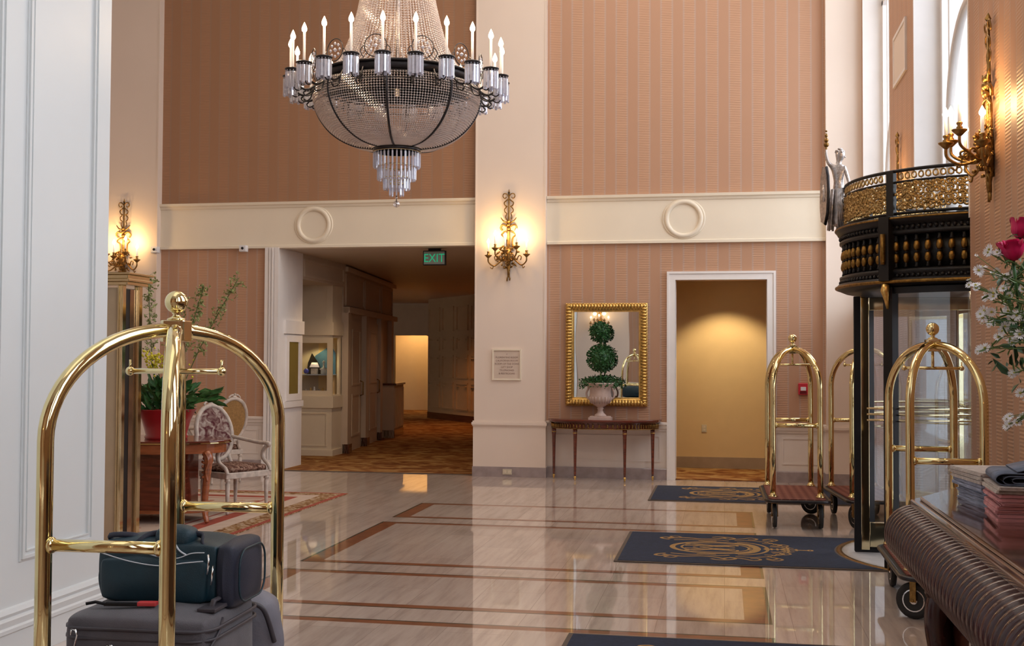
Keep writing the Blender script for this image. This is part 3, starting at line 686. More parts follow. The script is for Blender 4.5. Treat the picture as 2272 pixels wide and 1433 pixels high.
mb=MB(); mb.tube([(.255,-.25,.26),(.28,-.24,.32),(.28,-.16,.36),(.27,-.1,.40)],.006,6); mb.build('side_strap',M['greydark'],s)
t=thing('luggage_tag','red ribbon and black strap tag lying on top of the grey suitcase','luggage tag',(-2.16,4.0,.735),.15)
MB().box((-.10,-.012,0),(.03,.012,.010)).tube([(-.10,0,.006),(-.14,.012,.010),(-.17,-.004,.006)],.006,6).build('strap',M['black'],t); MB().box((.025,-.016,.001),(.095,.018,.016)).build('ribbon',M['pinkred'],t,bev=.003)
# second light grey bag behind on the right
s=thing('backpack','light grey nylon bag bulging between the big suitcase and the right cart post','bag',(-2.0,4.605,.292),.034)
soft_box('body',M['lightgrey'],s,(-.17,-.13,0),(.17,.13,.38),.08,.02,9,.008,10)
mb=MB(); mb.tube(bez([(.02,-.12,.37),(.08,-.145,.37),(.15,-.12,.34),(.185,-.08,.2)],8),.010,6); mb.build('strap',M['greydark'],s)
mb=MB(); mb.tube([(.07,-.145,.34),(.075,-.155,.31),(.065,-.16,.25)],.006,6); mb.tube([(.06,-.15,.345),(.08,-.16,.355),(.095,-.15,.34)],.004,6); mb.build('zip_pull',M['chrome'],s)
# teal duffel on top
s=thing('duffel_bag','dark teal duffel bag with navy end panel on top of the grey suitcase','bag',(-2.10,4.25,.725),.034)
soft_box('body',M['teal'],s,(-.275,-.13,.0),(.215,.17,.225),.03,.02,5,.005,11)
e=soft_box('end_panel',M['navy'],s,(.20,-.14,-.025),(.285,.18,.228),.035,.012,6,.002,9)
mb=MB(); poly=rrect(.27,.20,.07,6); mb.tube([(.296,.02+x,.10+z) for x,z in poly],.004,5,closed=True); mb.build('panel_piping',M['teal'],e)
soft_box('side_pocket',M['teal'],s,(-.25,-.155,.005),(.175,-.115,.165),.02,.015,8,.003,8)
mb=MB(); mb.tube(bez([(-.24,-.155,.185),(-.12,-.165,.158),(0,-.167,.145),(.10,-.165,.158),(.17,-.158,.165)],6),.0022,5)
mb.tube(bez([(-.1,-.145,.20),(-.02,-.152,.178),(.06,-.155,.172),(.12,-.152,.192),(.17,-.148,.195)],6),.0022,5)
mb.tube(bez([(.0,-.135,.22),(.02,-.145,.20),(.05,-.15,.18)],5),.0035,5); mb.tube(bez([(.05,-.135,.22),(.07,-.145,.20),(.10,-.15,.185)],5),.0035,5); mb.build('white_piping',M['piping'],s)
mb=MB(); mb.tube([(.19,-.16,.19),(.197,-.17,.17),(.193,-.173,.12)],.004,6); mb.tube([(.205,-.15,.15),(.21,-.165,.13),(.205,-.165,.08)],.004,6); mb.build('zip_pull',M['chrome'],s)
h=soft_box('handle_wrap',M['teal'],s,(-.05,-.12,.195),(.10,-.01,.28),.03,.006,4,.002,7)
mb=MB(); mb.tube(bez([(-.15,-.12,.17),(-.11,-.10,.225),(-.06,-.06,.25),(.11,-.06,.25),(.14,-.10,.225),(.17,-.12,.17)],6),.012,6,flat=.5); mb.tube(bez([(-.25,0,.20),(-.26,-.05,.235),(-.16,-.06,.24),(-.13,0,.21)],6),.013,6,flat=.6); mb.build('handle',M['navy'],s)
# ================================================================== FRONT DESK
DX,DY,DZ=.853,5.47,1.05
d=thing('reception_desk','dark walnut reception desk with a ribbed bolster edge at the right foreground','desk',(0,0,0))
top=[(.82,1.2),(.82,DY-.02),(1.12,5.96),(1.35,6.12),(1.74,6.12),(1.74,1.2)]
mb=MB(); mb.prism(top,1.0,1.035); mb.prism([(x+(.035 if x<1 else 0),y-(.03 if y>5 else 0)) for x,y in top],1.035,1.05); mb.prism([(x+(.03 if x<1 else 0),y-(.04 if y>5 else 0)) for x,y in top],.975,1.0)
mb.build('desk_top',M['walnut'],d,bev=.006)
mb=MB(); bx,bz,br_=.838,.880,.132
prof=[]; y=1.2
rows=[]
while y<5.44:
    for k in range(6):
        t=k/6; rows.append((br_-.026+.026*abs(math.sin(PI*t))**.55,y+t*.064))
    y+=.064
rows.append((br_-.02,y)); rows+= [(br_*.9,y+.02),(br_*.6,y+.035),(.001,y+.04)]
mb.lathe(rows,(bx,0,bz),40,axis='y')
mb.build('ribbed_bolster',M['walnut_rib'],d)
mb=MB(); mb.box((.90,1.2,.12),(1.70,5.3,.98)); 
for i in range(5): frame_yz(mb,1.3+i*.8,2.02+i*.8,.2,.72,.90-.0,.05,.0)
mb.build('body',M['walnut'],d)
mb=MB()
for i in range(5):
    x=.90; a,b=1.3+i*.8,2.02+i*.8
    for (p,q,z0,z1) in ((a,b,.2,.24),(a,b,.68,.72),(a,a+.04,.2,.72),(b-.04,b,.2,.72)): mb.box((x-.015,p,z0),(x,q,z1))
mb.box((.86,1.2,0),(1.70,5.34,.12)); mb.box((.88,1.2,.73),(.90,5.32,.78))
mb.build('panel_moulding',M['walnut'],d,bev=.004)
for y0 in (4.95,3.2):
    mb=MB(); pts=bez([(.92,y0,.78),(.86,y0,.70),(.85,y0,.58),(.88,y0,.40),(.91,y0,.25),(.89,y0,.10),(.85,y0,.055)],6)
    mb.tube(pts,[.055-.02*abs(i/len(pts)-.3) for i in range(len(pts))],8)
    for z,r in ((.72,.045),(.62,.04),(.52,.036),(.08,.05)): mb.sph((.84,y0,z),r,8,6,sc=(1,1,.8))
    mb.build('carved_bracket',M['walnut_rib'],d)
MB().box((.885,5.0,.12),(.90,5.13,.97)).build('pilaster_strip',M['orange_wood'],d)
# newspapers
def paper(name,label,loc,w,dp,h,mat,rz,seed,group=None,fold=False):
    rnd=random.Random(seed); mb=MB(); n=10; vs=[]
    mb.prism([(x,y) for x,y in rrect(w,dp,.008,2)],0,h*.85)
    for i in range(3):
        z=h*(.3*i); mb.prism([(x+rnd.uniform(-.006,.006),y+rnd.uniform(-.006,.006)) for x,y in rrect(w,dp,.008,2)],z,z+h*.3)
    o=mb.build(name,mat,None,loc); o.rotation_euler=(0,0,rz); return tag(o,label,'newspaper',group)
rnd=random.Random(3)
NX,NY=1.23,4.80
names=['bottommost','second from the bottom','third from the bottom','fourth from the bottom','fifth from the bottom','sixth from the bottom','seventh from the bottom','eighth from the bottom','ninth from the bottom']
z=DZ
for i in range(9):
    h=.0145; mt=M['purple'] if i<7 else M['newsgrey']
    paper('newspaper','%s newspaper in the near stack on the desk, %s'%('pink' if i<7 else 'off-white',names[i]),(NX+rnd.uniform(-.012,.012),NY+rnd.uniform(-.010,.010),z),.40,.34,h,mt,-.07+rnd.uniform(-.03,.03),i,'near stack of newspapers'); z+=h+.0004
o=MB()
poly=[]
for i in range(25):
    a=PI/2+PI*i/24; poly.append((-.17+.026*math.cos(a)*1.4,.022+.022*math.sin(a)))
o=thing('newspaper','folded blue-grey newspaper lying open-curled on top of the near stack','newspaper',(NX+.02,NY,z),-.09,'near stack of newspapers')
mb=MB()
def sheet(pts,y0,y1,th=.004):
    m2=MB(); n=len(pts)
    for i in range(n-1):
        (xa,za),(xb,zb)=pts[i],pts[i+1]
        m2.add([(xa,y0,za),(xb,y0,zb),(xb,y1,zb),(xa,y1,za),(xa,y0,za+th),(xb,y0,zb+th),(xb,y1,zb+th),(xa,y1,za+th)],[(0,3,2,1),(4,5,6,7),(0,1,5,4),(2,3,7,6)],0,True)
    return m2
def loop(r,x0,x1,zb,zt,n=14):
    out=[(x1,zt)]; 
    for i in range(n+1):
        a=PI/2+PI*i/n; out.append((x0+r*1.5*math.cos(a),(zb+zt)/2+(zt-zb)/2*math.sin(a)))
    out.append((x1,zb)); return out
for (r,x0,zb,zt) in ((.02,-.17,.002,.034),(.012,-.15,.008,.028),(.024,-.19,.0,.044)):
    q=loop(r,x0,.20,zb,zt); s_=sheet(q,-.16,.16); mb.add(s_.v,s_.f,0,True)
q=[(-.15+.0*i,.05) for i in range(1)]+[(-.15+.35*t/10,.05+.03*math.sin(PI*min(1,t/10*1.1))) for t in range(11)]; s_=sheet(q,-.15,.16); mb.add(s_.v,s_.f,0,True)
mb.build('folded_pages',M['newsdark'],o)
z=DZ
for i in range(9):
    h=.0155; mt=M['newsblue'] if i<6 else M['newsgrey']
    paper('newspaper','%s newspaper in the far stack on the desk, %s'%('blue and white' if i<6 else 'off-white',names[i]),(1.215+rnd.uniform(-.012,.012)-.005*i,5.27+rnd.uniform(-.010,.010)+.001*i,z),.34,.38,h,mt,.12+rnd.uniform(-.04,.04),i+20,'far stack of newspapers'); z+=h+.0004
# ================================================================== FLOWERS on the desk (vase itself is beyond the frame edge)
fl=thing('flower_arrangement','arrangement of white daisies and magenta roses leaning in at the right edge above the desk','flowers',(1.60,4.85,DZ))
MB().lathe([(.07,0),(.085,.015),(.06,.05),(.075,.12),(.115,.28),(.10,.46),(.06,.58),(.085,.64),(.065,.63),(.0,.55)],n=24).build('vase',M['redpot'],fl)
def pxpt(px,py,dist):
    d=f2+ax*((px-1136)/F_PX)+ay*((716.5-py)/F_PX); p=Vector((0,0,EYE))+d*dist; return p-Vector((1.60,4.85,DZ))
def daisy(mb,c,nrm,r,rnd,n=15):
    nrm=nrm.normalized(); a=nrm.orthogonal().normalized(); b=nrm.cross(a); c=Vector(c)
    for k in range(n):
        t=2*PI*k/n+rnd.uniform(-.1,.1); d=a*math.cos(t)+b*math.sin(t); s=nrm.cross(d)*r*.14; lift=nrm*r*rnd.uniform(.05,.4)
        p0=c+d*r*.15;p1=c+d*r*.65+s+lift*.5;p2=c+d*r+lift*.8;p3=c+d*r*.65-s+lift*.5
        mb.add([p0,p1,p2,p3],[(0,1,2,3)],0); 
    b0=len(mb.v); mb.sph(tuple(c+nrm*r*.08),r*.2,8,5,1)
def leafquad(mb,c,d,w,rnd,mi=0,bend=.2):
    c=Vector(c);d=Vector(d); L_=d.length; n=d.cross(Vector((rnd.uniform(-1,1),rnd.uniform(-1,1),rnd.uniform(-1,1)))).normalized()*w; q=d.cross(n).normalized()*L_*bend
    mb.add([c,c+d*.35+n+q*.5,c+d*.75+n*.6+q*.4,c+d-q*.3,c+d*.75-n*.6+q*.4,c+d*.35-n+q*.5],[(0,1,2,3),(0,3,4,5)],mi,True)
rnd=random.Random(11)
stems=MB()
hub=Vector((-.02,.0,.64))
clusters=[(2150,632,2),(2166,640,3),(2180,593,4),(2192,560,3),(2215,562,3),(2205,608,3),(2228,612,3),(2188,660,3),(2204,650,2),(2226,640,2),(2180,705,4),(2195,720,4),(2250,605,3),(2236,690,4),(2256,700,3),(2230,730,4),(2262,742,4),(2245,760,3),(2268,640,3),(2176,775,2),(2215,748,2),(2250,828,4),(2185,772,1),(2234,945,4),(2256,938,3),(2268,925,2),(2264,872,2),(2200,692,2),(2240,655,2),(2270,700,4),(2290,650,4),(2300,760,4),(2300,560,4),(2320,700,4)]
for i,(px,py,k) in enumerate(clusters):
    dist=4.75+rnd.uniform(-.12,.15); c=pxpt(px,py,dist)
    mid=hub*.5+c*.5+Vector((rnd.uniform(-.03,.03),rnd.uniform(-.03,.03),rnd.uniform(.0,.05)))
    stems.tube(bez([hub+Vector((rnd.uniform(-.03,.03),rnd.uniform(-.03,.03),0)),mid,c],6),.0022,5)
    mb=MB()
    for j in range(k):
        cc=c+Vector((rnd.gauss(0,.014),rnd.gauss(0,.014),rnd.gauss(0,.014))) if j else c
        nr=Vector((rnd.uniform(-1.1,.2),rnd.uniform(-1.3,-.2),rnd.uniform(-.2,.9)))
        if rnd.random()<.55 or j==0: daisy(mb,cc,nr,rnd.uniform(.017,.027),rnd)
        else: daisy(mb,cc,nr+Vector((0,0,1)),rnd.uniform(.008,.013),rnd,8)
        if j: stems.tube([mid*.3+c*.7,cc],.0014,4)
    mb.build('daisy_cluster',[M['petal'],M['yolk']],fl)
    for j in range(9):
        t=rnd.uniform(.5,.98); p=mid.lerp(c,t); leafquad(stems,p,(rnd.gauss(0,.022),rnd.gauss(0,.022),rnd.gauss(0.005,.022)),.004,rnd,0)
stems.build('stems',M['stem'],fl)
mb=MB()
for i in range(60):
    p=pxpt(rnd.uniform(2230,2350),rnd.uniform(600,850),4.9); leafquad(mb,p,(rnd.gauss(-.02,.035),rnd.gauss(-.01,.035),rnd.gauss(.02,.04)),.016,rnd,0)
for (px,py) in ((2262,660),(2250,655),(2258,720),(2262,850),(2205,800),(2212,803),(2220,795)): leafquad(mb,pxpt(px,py,4.8),(rnd.gauss(-.03,.01),0,rnd.gauss(.0,.03)),.022 if px>2230 else .009,rnd)
mb.build('foliage',M['leafdark'],fl)
def rose(c,s,tilt,seed):
    rnd=random.Random(seed); mb=MB()
    for ring,(n,r0,r1,h,op) in enumerate(((1,.010,.012,.056,0),(3,.016,.020,.056,.1),(4,.021,.027,.055,.2),(5,.024,.033,.052,.35))):
        for k in range(n):
            a0=2*PI*k/n+ring*.7; span=2*PI/n*1.25 if n>1 else 2*PI; vs=[]; U,V=8,7
            for j in range(V+1):
                t=j/V; rr=(r0+(r1-r0)*t)*math.sin(min(1,t*1.9+.22)*PI/2)**.7+(op*.012*max(0,t-.75)*4)
                z=h*t*(1-.0*ring)
                for i in range(U+1):
                    u=i/U-.5; w=1-(.55*t**3)*abs(u*2)**2; a=a0+u*span*w; vs.append((rr*math.cos(a),rr*math.sin(a),z-.006*abs(u*2)**2*t))
            fs=[(j*(U+1)+i,j*(U+1)+i+1,(j+1)*(U+1)+i+1,(j+1)*(U+1)+i) for j in range(V) for i in range(U)]
            mb.add(vs,fs,0,True)
    for k in range(5):
        a=2*PI*k/5; mb.add([(.004*math.cos(a+.6),.004*math.sin(a+.6),0),(.024*math.cos(a),.024*math.sin(a),.004),(.036*math.cos(a),.036*math.sin(a),-.006),(.024*math.cos(a+.4),.024*math.sin(a+.4),.004)],[(0,1,2,3)],1)
    mb.cyl((0,0,-.12),(0,0,.004),.003,.005,n=6,mi=1)
    mt=Matrix.Translation(c)@Matrix.Rotation(tilt[0],4,'X')@Matrix.Rotation(tilt[1],4,'Y')@Matrix.Scale(s,4); mb.xf(mt)
    return mb
rose(pxpt(2248,578,4.7),1.55,(.1,-.12),1).build('rose',[M['rose'],M['leaf']],fl)
rose(pxpt(2262,528,4.8),1.45,(-.1,.25),2).build('rose',[M['rose'],M['leaf']],fl)
rose(pxpt(2285,560,4.75),1.5,(.1,.45),3).build('rose',[M['rose'],M['leaf']],fl)
# ================================================================== CHANDELIER
CH=(-2.89,10.0)
FR=math.atan2(-CH[1],-CH[0])
ch=thing('chandelier','large crystal chandelier with candle lamps and a beaded bowl hanging in the lobby','chandelier',(CH[0],CH[1],0),FR)
# local +x faces the camera; angles measured from there
def bead_profile(prof,step):
    p=[Vector((r,0,z)) for r,z in prof]; pts=bez(p,8); out=[pts[0]]; acc=0
    for i in range(1,len(pts)):
        a,b=pts[i-1],pts[i]; seg=(b-a).length
        while acc+seg>=step:
            t=(step-acc)/seg; a=a.lerp(b,t); out.append(a); seg=(b-a).length; acc=0
        acc+=seg
    return out
def gem(mb,c,r,h=None,n=6,mi=0):
    h=h or r; vs=[(c[0],c[1],c[2]+h),(c[0],c[1],c[2]-h)]+[(c[0]+r*math.cos(2*PI*k/n+.3),c[1]+r*math.sin(2*PI*k/n+.3),c[2]) for k in range(n)]
    mb.add(vs,[(0,2+k,2+(k+1)%n) for k in range(n)]+[(1,2+(k+1)%n,2+k) for k in range(n)],mi,False)
bowl=[(.735,4.05),(.742,3.95),(.715,3.85),(.665,3.76),(.585,3.67),(.475,3.595),(.35,3.548),(.215,3.53)]
beads=bead_profile(bowl,.0215); smb=MB()
for i,p in enumerate(beads): gem(smb,p,.0118 if p.x>.45 else .0118*max(.45,p.x/.45),.0108)
s0=smb.build('bead_strand',M['bead'],ch); NB=190
order=sorted(range(NB),key=lambda k:-math.cos(2*PI*k/NB))
s0.rotation_euler=(0,0,2*PI*order[0]/NB)
for k in order[1:96]:
    o=s0.copy(); COL.objects.link(o); o.rotation_euler=(0,0,2*PI*k/NB)
rest=MB()
for k in order[96:]:
    a=2*PI*k/NB; b0=len(rest.v); rest.add(smb.v,smb.f); rest.xf(Matrix.Rotation(a,4,'Z'),b0)
tag(rest.build('bead_strand',M['bead'],ch),kind='stuff')
upper=[(.66,4.17),(.54,4.27),(.44,4.46),(.375,4.68),(.325,4.92),(.28,5.3),(.23,5.8)]
beads=bead_profile(upper,.024); smb=MB()
for p in beads: gem(smb,p,.0115,.0115)
s0=smb.build('upper_strand',M['bead'],ch)
for k in range(1,84):
    o=s0.copy(); COL.objects.link(o); o.rotation_euler=(0,0,2*PI*k/84)
mb=MB(); mb.lathe([(.69,4.075),(.71,4.075),(.712,4.16),(.70,4.165),(.69,4.16),(.69,4.075)],n=72); mb.tube([(.722*math.cos(a),.722*math.sin(a),4.155) for a in [2*PI*j/72 for j in range(72)]],.012,6,closed=True); mb.tube([(.722*math.cos(a),.722*math.sin(a),4.06) for a in [2*PI*j/72 for j in range(72)]],.010,6,closed=True)
mb.build('main_hoop',M['iron'],ch)
MB().lathe([(.19,3.495),(.215,3.495),(.215,3.53),(.19,3.53),(.19,3.495)],n=48).build('lower_hoop',M['iron'],ch)
MB().lathe([(.20,5.78),(.25,5.78),(.27,5.9),(.2,5.9)],n=48).build('crown_hoop',M['iron'],ch)
for zz,rr in ((3.995,.744),(3.90,.737)):
    MB().tube([(rr*math.cos(a),rr*math.sin(a),zz) for a in [2*PI*j/72 for j in range(72)]],.004,5,closed=True).build('bowl_band',M['iron'],ch)
rp_=[p+Vector((.006 if p.x>.3 else 0,0,-.002)) for p in bez([Vector((r,0,z)) for r,z in bowl],5)]
mb=MB().tube(rp_,.011,6); r0=mb.build('bowl_rib',M['iron'],ch); r0.rotation_euler=(0,0,math.radians(-7))
for k in range(1,8):
    o=r0.copy(); COL.objects.link(o); o.rotation_euler=(0,0,math.radians(-7+45*k))
for i,(rr,zt,hh,n) in enumerate(((.205,3.492,.145,34),(.168,3.365,.13,27),(.115,3.26,.11,19),(.062,3.21,.115,10))):
    mb=MB(); w=.015
    pr=[(-.006,-w/2),(.006,-w/2),(.009,0),(.006,w/2),(-.006,w/2),(-.009,0)]
    mb.prism(pr,-hh+.012,-.014); mb.add([(-.006,-w/2,-hh+.012),(.006,-w/2,-hh+.012),(.006,w/2,-hh+.012),(-.006,w/2,-hh+.012),(0,0,-hh)],[(0,1,4),(1,2,4),(2,3,4),(3,0,4)]); gem(mb,(0,0,-.006),.007)
    if i==0: p0=None
    a=0; p0=mb.build('prism',M['prism'],ch); p0.location=(rr,0,zt)
    for k in range(1,n):
        a=2*PI*k/n; o=p0.copy(); COL.objects.link(o); o.location=(rr*math.cos(a),rr*math.sin(a),zt); o.rotation_euler=(0,0,a)
    MB().tube([(rr*math.cos(a),rr*math.sin(a),zt+.004) for a in [2*PI*j/40 for j in range(40)]],.005,5,closed=True).build('tier_ring',M['brass'],ch)
MB().cyl((0,0,3.0),(0,0,3.5),.004,n=6).build('drop_rod',M['iron'],ch)
MB().sph((0,0,3.085),.012,10,8).sph((0,0,3.03),.031,16,12).build('crystal_ball',M['crystal'],ch)
MB().cyl((0,0,4.0),(0,0,5.95),.018,n=12).build('center_stem',M['silver'],ch)
mb=MB(); zc=5.9
while zc<CEIL-.1:
    k=int(round((zc-5.9)/.05)); pts=[(.018*math.cos(a)*(1 if k%2 else 0),.018*math.cos(a)*(0 if k%2 else 1),zc+.03+.032*math.sin(a)) for a in [2*PI*j/10 for j in range(10)]]
    mb.tube(pts,.005,5,closed=True); zc+=.05
mb.build('chain',M['iron'],ch); MB().lathe([(.05,CEIL-.12),(.12,CEIL-.06),(.14,CEIL)],n=24).build('ceiling_rose',M['iron'],ch)
# an arm: local frame at angle 0
arm=MB().tube(bez([(.71,0,4.10),(.76,0,4.02),(.83,0,3.985),(.90,0,4.02),(.94,0,4.08),(.945,0,4.135)],6),.010,6).tube(bez([(.75,0,4.03),(.77,0,3.96),(.82,0,3.93),(.85,0,3.955),(.83,0,3.975)],5),.007,5).tube(bez([(.86,0,3.99),(.90,0,3.97),(.93,0,3.99),(.92,0,4.02)],5),.006,5).build('arm',M['iron'],ch)
R_=.945
dish=MB().lathe([(.012,4.12),(.05,4.135),(.064,4.145),(.066,4.152),(.02,4.15),(.016,4.17)],(R_,0,0),16).tube([(R_+.066*math.cos(a),.066*math.sin(a),4.15) for a in [2*PI*j/16 for j in range(16)]],.006,5,closed=True).build('drip_pan',M['iron'],arm)
mb=MB()
for k in range(13):
    a=2*PI*k/13; c=(R_+.060*math.cos(a),.060*math.sin(a)); t=.013
    pr=[(c[0]-math.sin(a)*q*t+math.cos(a)*w*.006,c[1]+math.cos(a)*q*t+math.sin(a)*w*.006) for q,w in ((-1,0),(-.5,1),(.5,1),(1,0),(.5,-1),(-.5,-1))]
    zb=3.972+.012*(k%2); mb.prism(pr,zb,4.122); gem(mb,(c[0],c[1],4.133),.007)
mb.build('prism_fringe',M['prism'],arm)
MB().cyl((R_,0,4.165),(R_,0,4.41),.0115,n=10).build('candle_sleeve',M['candle'],arm)
MB().lathe([(.008,4.405),(.021,4.424),(.023,4.440),(.016,4.463),(.006,4.485),(.0001,4.497)],(R_,0,0),10).build('flame_bulb',M['bulb'],arm)
KIDS.clear(); index_kids(ch)
base=math.radians(.8)
arm.rotation_euler=(0,0,base+.5*2*PI/22)
for k in range(1,22):
    c=copy_tree(arm,ch); c.rotation_euler=(0,0,base+(k+.5)*2*PI/22)
# ring ornaments standing on the hoop
mb=MB(); mb.tube([(0,.095*math.cos(a),.10+.095*math.sin(a)) for a in [2*PI*j/28 for j in range(28)]],.0045,5,closed=True)
mb.tube(bez([(0,-.10,.0),(0,-.13,.06),(0,-.10,.10),(0,-.085,.05)],5),.004,5); mb.tube(bez([(0,.10,.0),(0,.13,.06),(0,.10,.10),(0,.085,.05)],5),.004,5)
og=mb.build('ring_ornament',M['iron'],ch)
mb=MB()
for k in range(8):
    a=2*PI*k/8; gem(mb,(0,.055*math.cos(a),.10+.055*math.sin(a)),.013,.016)
gem(mb,(0,0,.10),.02,.02); mb.build('star_crystals',M['prism'],og)
og.location=(.76*math.cos(math.radians(-14)),.76*math.sin(math.radians(-14)),4.16); og.rotation_euler=(0,0,math.radians(-14))
KIDS.clear(); index_kids(ch)
for k in range(1,12):
    a=math.radians(-14+30*k); c=copy_tree(og,ch); c.location=(.76*math.cos(a),.76*math.sin(a),4.16); c.rotation_euler=(0,0,a)
for k in range(6):
    a=2*PI*(k+.5)/6; point('chandelier_light',(.945*math.cos(a),.945*math.sin(a),4.56),9,(1,.72,.45),.05,ch)
point('inner_light',(0,0,3.75),7,(1,.72,.42),.04,ch)
point('inner_light',(0,0,4.5),8,(1,.74,.46),.04,ch)
# ================================================================== SCONCES
def make_sconce(label):
    s=thing('wall_sconce',label,'sconce'); D=M['brass_dark']
    mb=MB()
    mb.tube([(0,-.02,.16),(0,-.03,.4),(0,-.03,.8),(0,-.03,1.24)],[.022,.03,.014,.010],8)
    mb.add([(-.02,-.03,1.22),(0,-.055,1.24),(.02,-.03,1.22),(0,-.03,1.285),(0,-.01,1.24)],[(0,1,3),(1,2,3),(2,4,3),(4,0,3)])
    for sg in (-1,1):
        mb.tube(bez([(0,-.03,1.17),(sg*.03,-.04,1.21),(sg*.07,-.04,1.215),(sg*.085,-.035,1.18),(sg*.06,-.03,1.15),(sg*.035,-.03,1.17)],5),.0085,6,flat=.6)
        mb.tube(bez([(0,-.03,1.15),(sg*.03,-.04,1.12),(sg*.065,-.035,1.09),(sg*.05,-.03,1.05),(sg*.02,-.03,1.04)],5),.0085,6,flat=.6)
        mb.tube(bez([(sg*.02,-.03,1.04),(sg*.06,-.03,1.0),(sg*.055,-.03,.96),(sg*.03,-.03,.94),(sg*.045,-.03,.89),(sg*.03,-.03,.85)],5),.0075,6,flat=.6)
        mb.tube(bez([(sg*.01,-.03,.80),(sg*.07,-.05,.83),(sg*.11,-.05,.88)],5),[.016-.0011*i for i in range(11)],6)
        mb.tube(bez([(sg*.01,-.03,.75),(sg*.08,-.05,.78),(sg*.115,-.04,.74),(sg*.09,-.03,.70)],5),.013,6)
        mb.tube(bez([(sg*.01,-.03,.70),(sg*.06,-.05,.68),(sg*.10,-.04,.64),(sg*.06,-.03,.60),(sg*.05,-.03,.5),(sg*.06,-.03,.42)],5),.011,6)
    for z,r in ((.78,.035),(.83,.03),(.72,.03)): mb.sph((0,-.045,z),r,8,6)
    mb.build('backplate',D,s)
    mb=MB(); rnd=random.Random(5)
    for i in range(64):
        a=rnd.uniform(-PI*.95,-.05); z=rnd.uniform(.16,.50); rr=rnd.uniform(.01,.15)*(1-abs(z-.32)*1.6); p=Vector((math.cos(a)*rr,math.sin(a)*rr*.8-.02,z))
        d=Vector((math.cos(a)*rnd.uniform(.02,.06),math.sin(a)*rnd.uniform(.01,.05),rnd.uniform(-.06,.05))); 
        mb.tube([p,p+d*.5+Vector((0,-.008,0)),p+d],[.010,.016,.002],5,flat=.45)
    mb.sph((0,-.06,.34),.06,10,8,sc=(.9,.8,1.9))
    mb.build('acanthus_cluster',D,s)
    mb=MB(); mb.tube([(0,-.03,.22),(0,-.035,.12),(0,-.03,.05)],[.03,.02,.016],8)
    mb.tube([(0,-.03,.07),(.02,-.03,.03),(.012,-.03,.0)],.010,6); mb.tube([(0,-.03,.07),(-.02,-.03,.03),(-.022,-.03,-.01)],.010,6); mb.build('tassel',D,s)
    for (x,y,z,h) in ((-.27,-.13,.35,.12),(-.15,-.25,.44,.13),(0.0,-.31,.40,.13),(.15,-.25,.46,.13),(.27,-.13,.36,.12)):
        L_=math.hypot(x,y); ux,uy=x/L_,y/L_
        q=lambda r,zz:(ux*r,uy*r,zz)
        a=MB().tube(bez([q(.04,.33),q(L_*.4,.27),q(L_*.72,z-.15),q(L_*.98,z-.10),q(L_*1.0,z-.03)],6),[.0105]*24+[.009],6)
        a.tube(bez([q(L_*.45,.28),q(L_*.55,.34),q(L_*.70,.33),q(L_*.66,.28)],4),.008,5); a.tube(bez([q(L_*.75,z-.145),q(L_*.80,z-.19),q(L_*.9,z-.17)],4),.007,5)
        a=a.build('arm',D,s)
        MB().lathe([(.010,z-.045),(.026,z-.03),(.050,z-.008),(.052,z),(.018,z+.002),(.022,z+.015),(.012,z+.025),(.021,z+.04),(.019,z+.05),(.012,z+.05)],(x,y,0),12).build('drip_pan',D,a)
        MB().cyl((x,y,z+.04),(x,y,z+.04+h),.0115,n=10).build('candle_sleeve',M['candle'],a)
        zz=z+.04+h; MB().lathe([(.007,zz-.002),(.021,zz+.018),(.022,zz+.03),(.012,zz+.052),(.0001,zz+.075)],(x,y,0),10).build('flame_bulb',M['bulb'],a)
    point('sconce_light',(-.14,-.22,.66),7.5,(1,.60,.22),.05,s); point('sconce_light',(.14,-.22,.66),7.5,(1,.60,.22),.05,s)
    return s
sc=make_sconce('gilt five-candle wall sconce on the cream pilaster between the two bays'); sc.location=(-2.962,PY,2.735)
KIDS.clear(); index_kids(sc)
SG='gilt five-candle wall sconces'
sc['group']=SG
for loc,rz,lb in (((-8.79,PY,2.72),0,'gilt five-candle wall sconce at the far left, beside the tall white panelled wall'),
                  ((WX,8.285,2.74),-PI/2,'gilt candle wall sconce seen from the side near the upper right corner'),
                  ((WX,12.50,2.74),-PI/2,'gilt wall sconce between the tall windows, only its top showing above the balcony rail'),
                  ((-4.05,-6.42,2.42),PI,'gilt wall sconce reflected at the top of the mirror')):
    c=copy_tree(sc); c.location=loc; c.rotation_euler=(0,0,rz); c['label']=lb
# ================================================================== REVOLVING DOOR
CX,CY=2.15,10.35
rd=thing('revolving_door','black and gilt revolving door drum with a carved balcony canopy in the right wall','revolving door',(CX,CY,0))
cp=MB(); H=2.23
prof=[(1.05,H),(1.12,H+.0),(1.19,H+.03),(1.20,H+.05),(1.17,H+.075),(1.15,H+.08),(1.15,H+.10),(1.165,H+.115),(1.165,H+.135),(1.13,H+.15)]
prof2=[(1.13,H+.41),(1.165,H+.42),(1.165,H+.44),(1.15,H+.45),(1.15,H+.49),(1.18,H+.50),(1.19,H+.52),(1.20,H+.53),(1.20,H+.555),(1.12,H+.56),(1.0,H+.56)]
cp.lathe([(.9,H+.01)]+prof,n=72,mi=0); cp.lathe([(1.10,H+.15),(1.10,H+.41)],n=72,mi=0); cp.lathe(prof2+[(.0,H+.56)],n=72,mi=0)
cp.lathe([(1.192,H+.028),(1.204,H+.035),(1.204,H+.05),(1.192,H+.056)],n=72,mi=1); cp.lathe([(1.19,H+.53),(1.206,H+.535),(1.206,H+.545),(1.19,H+.552)],n=72,mi=1)
cp.build('canopy',[M['black'],M['giltdark']],rd)
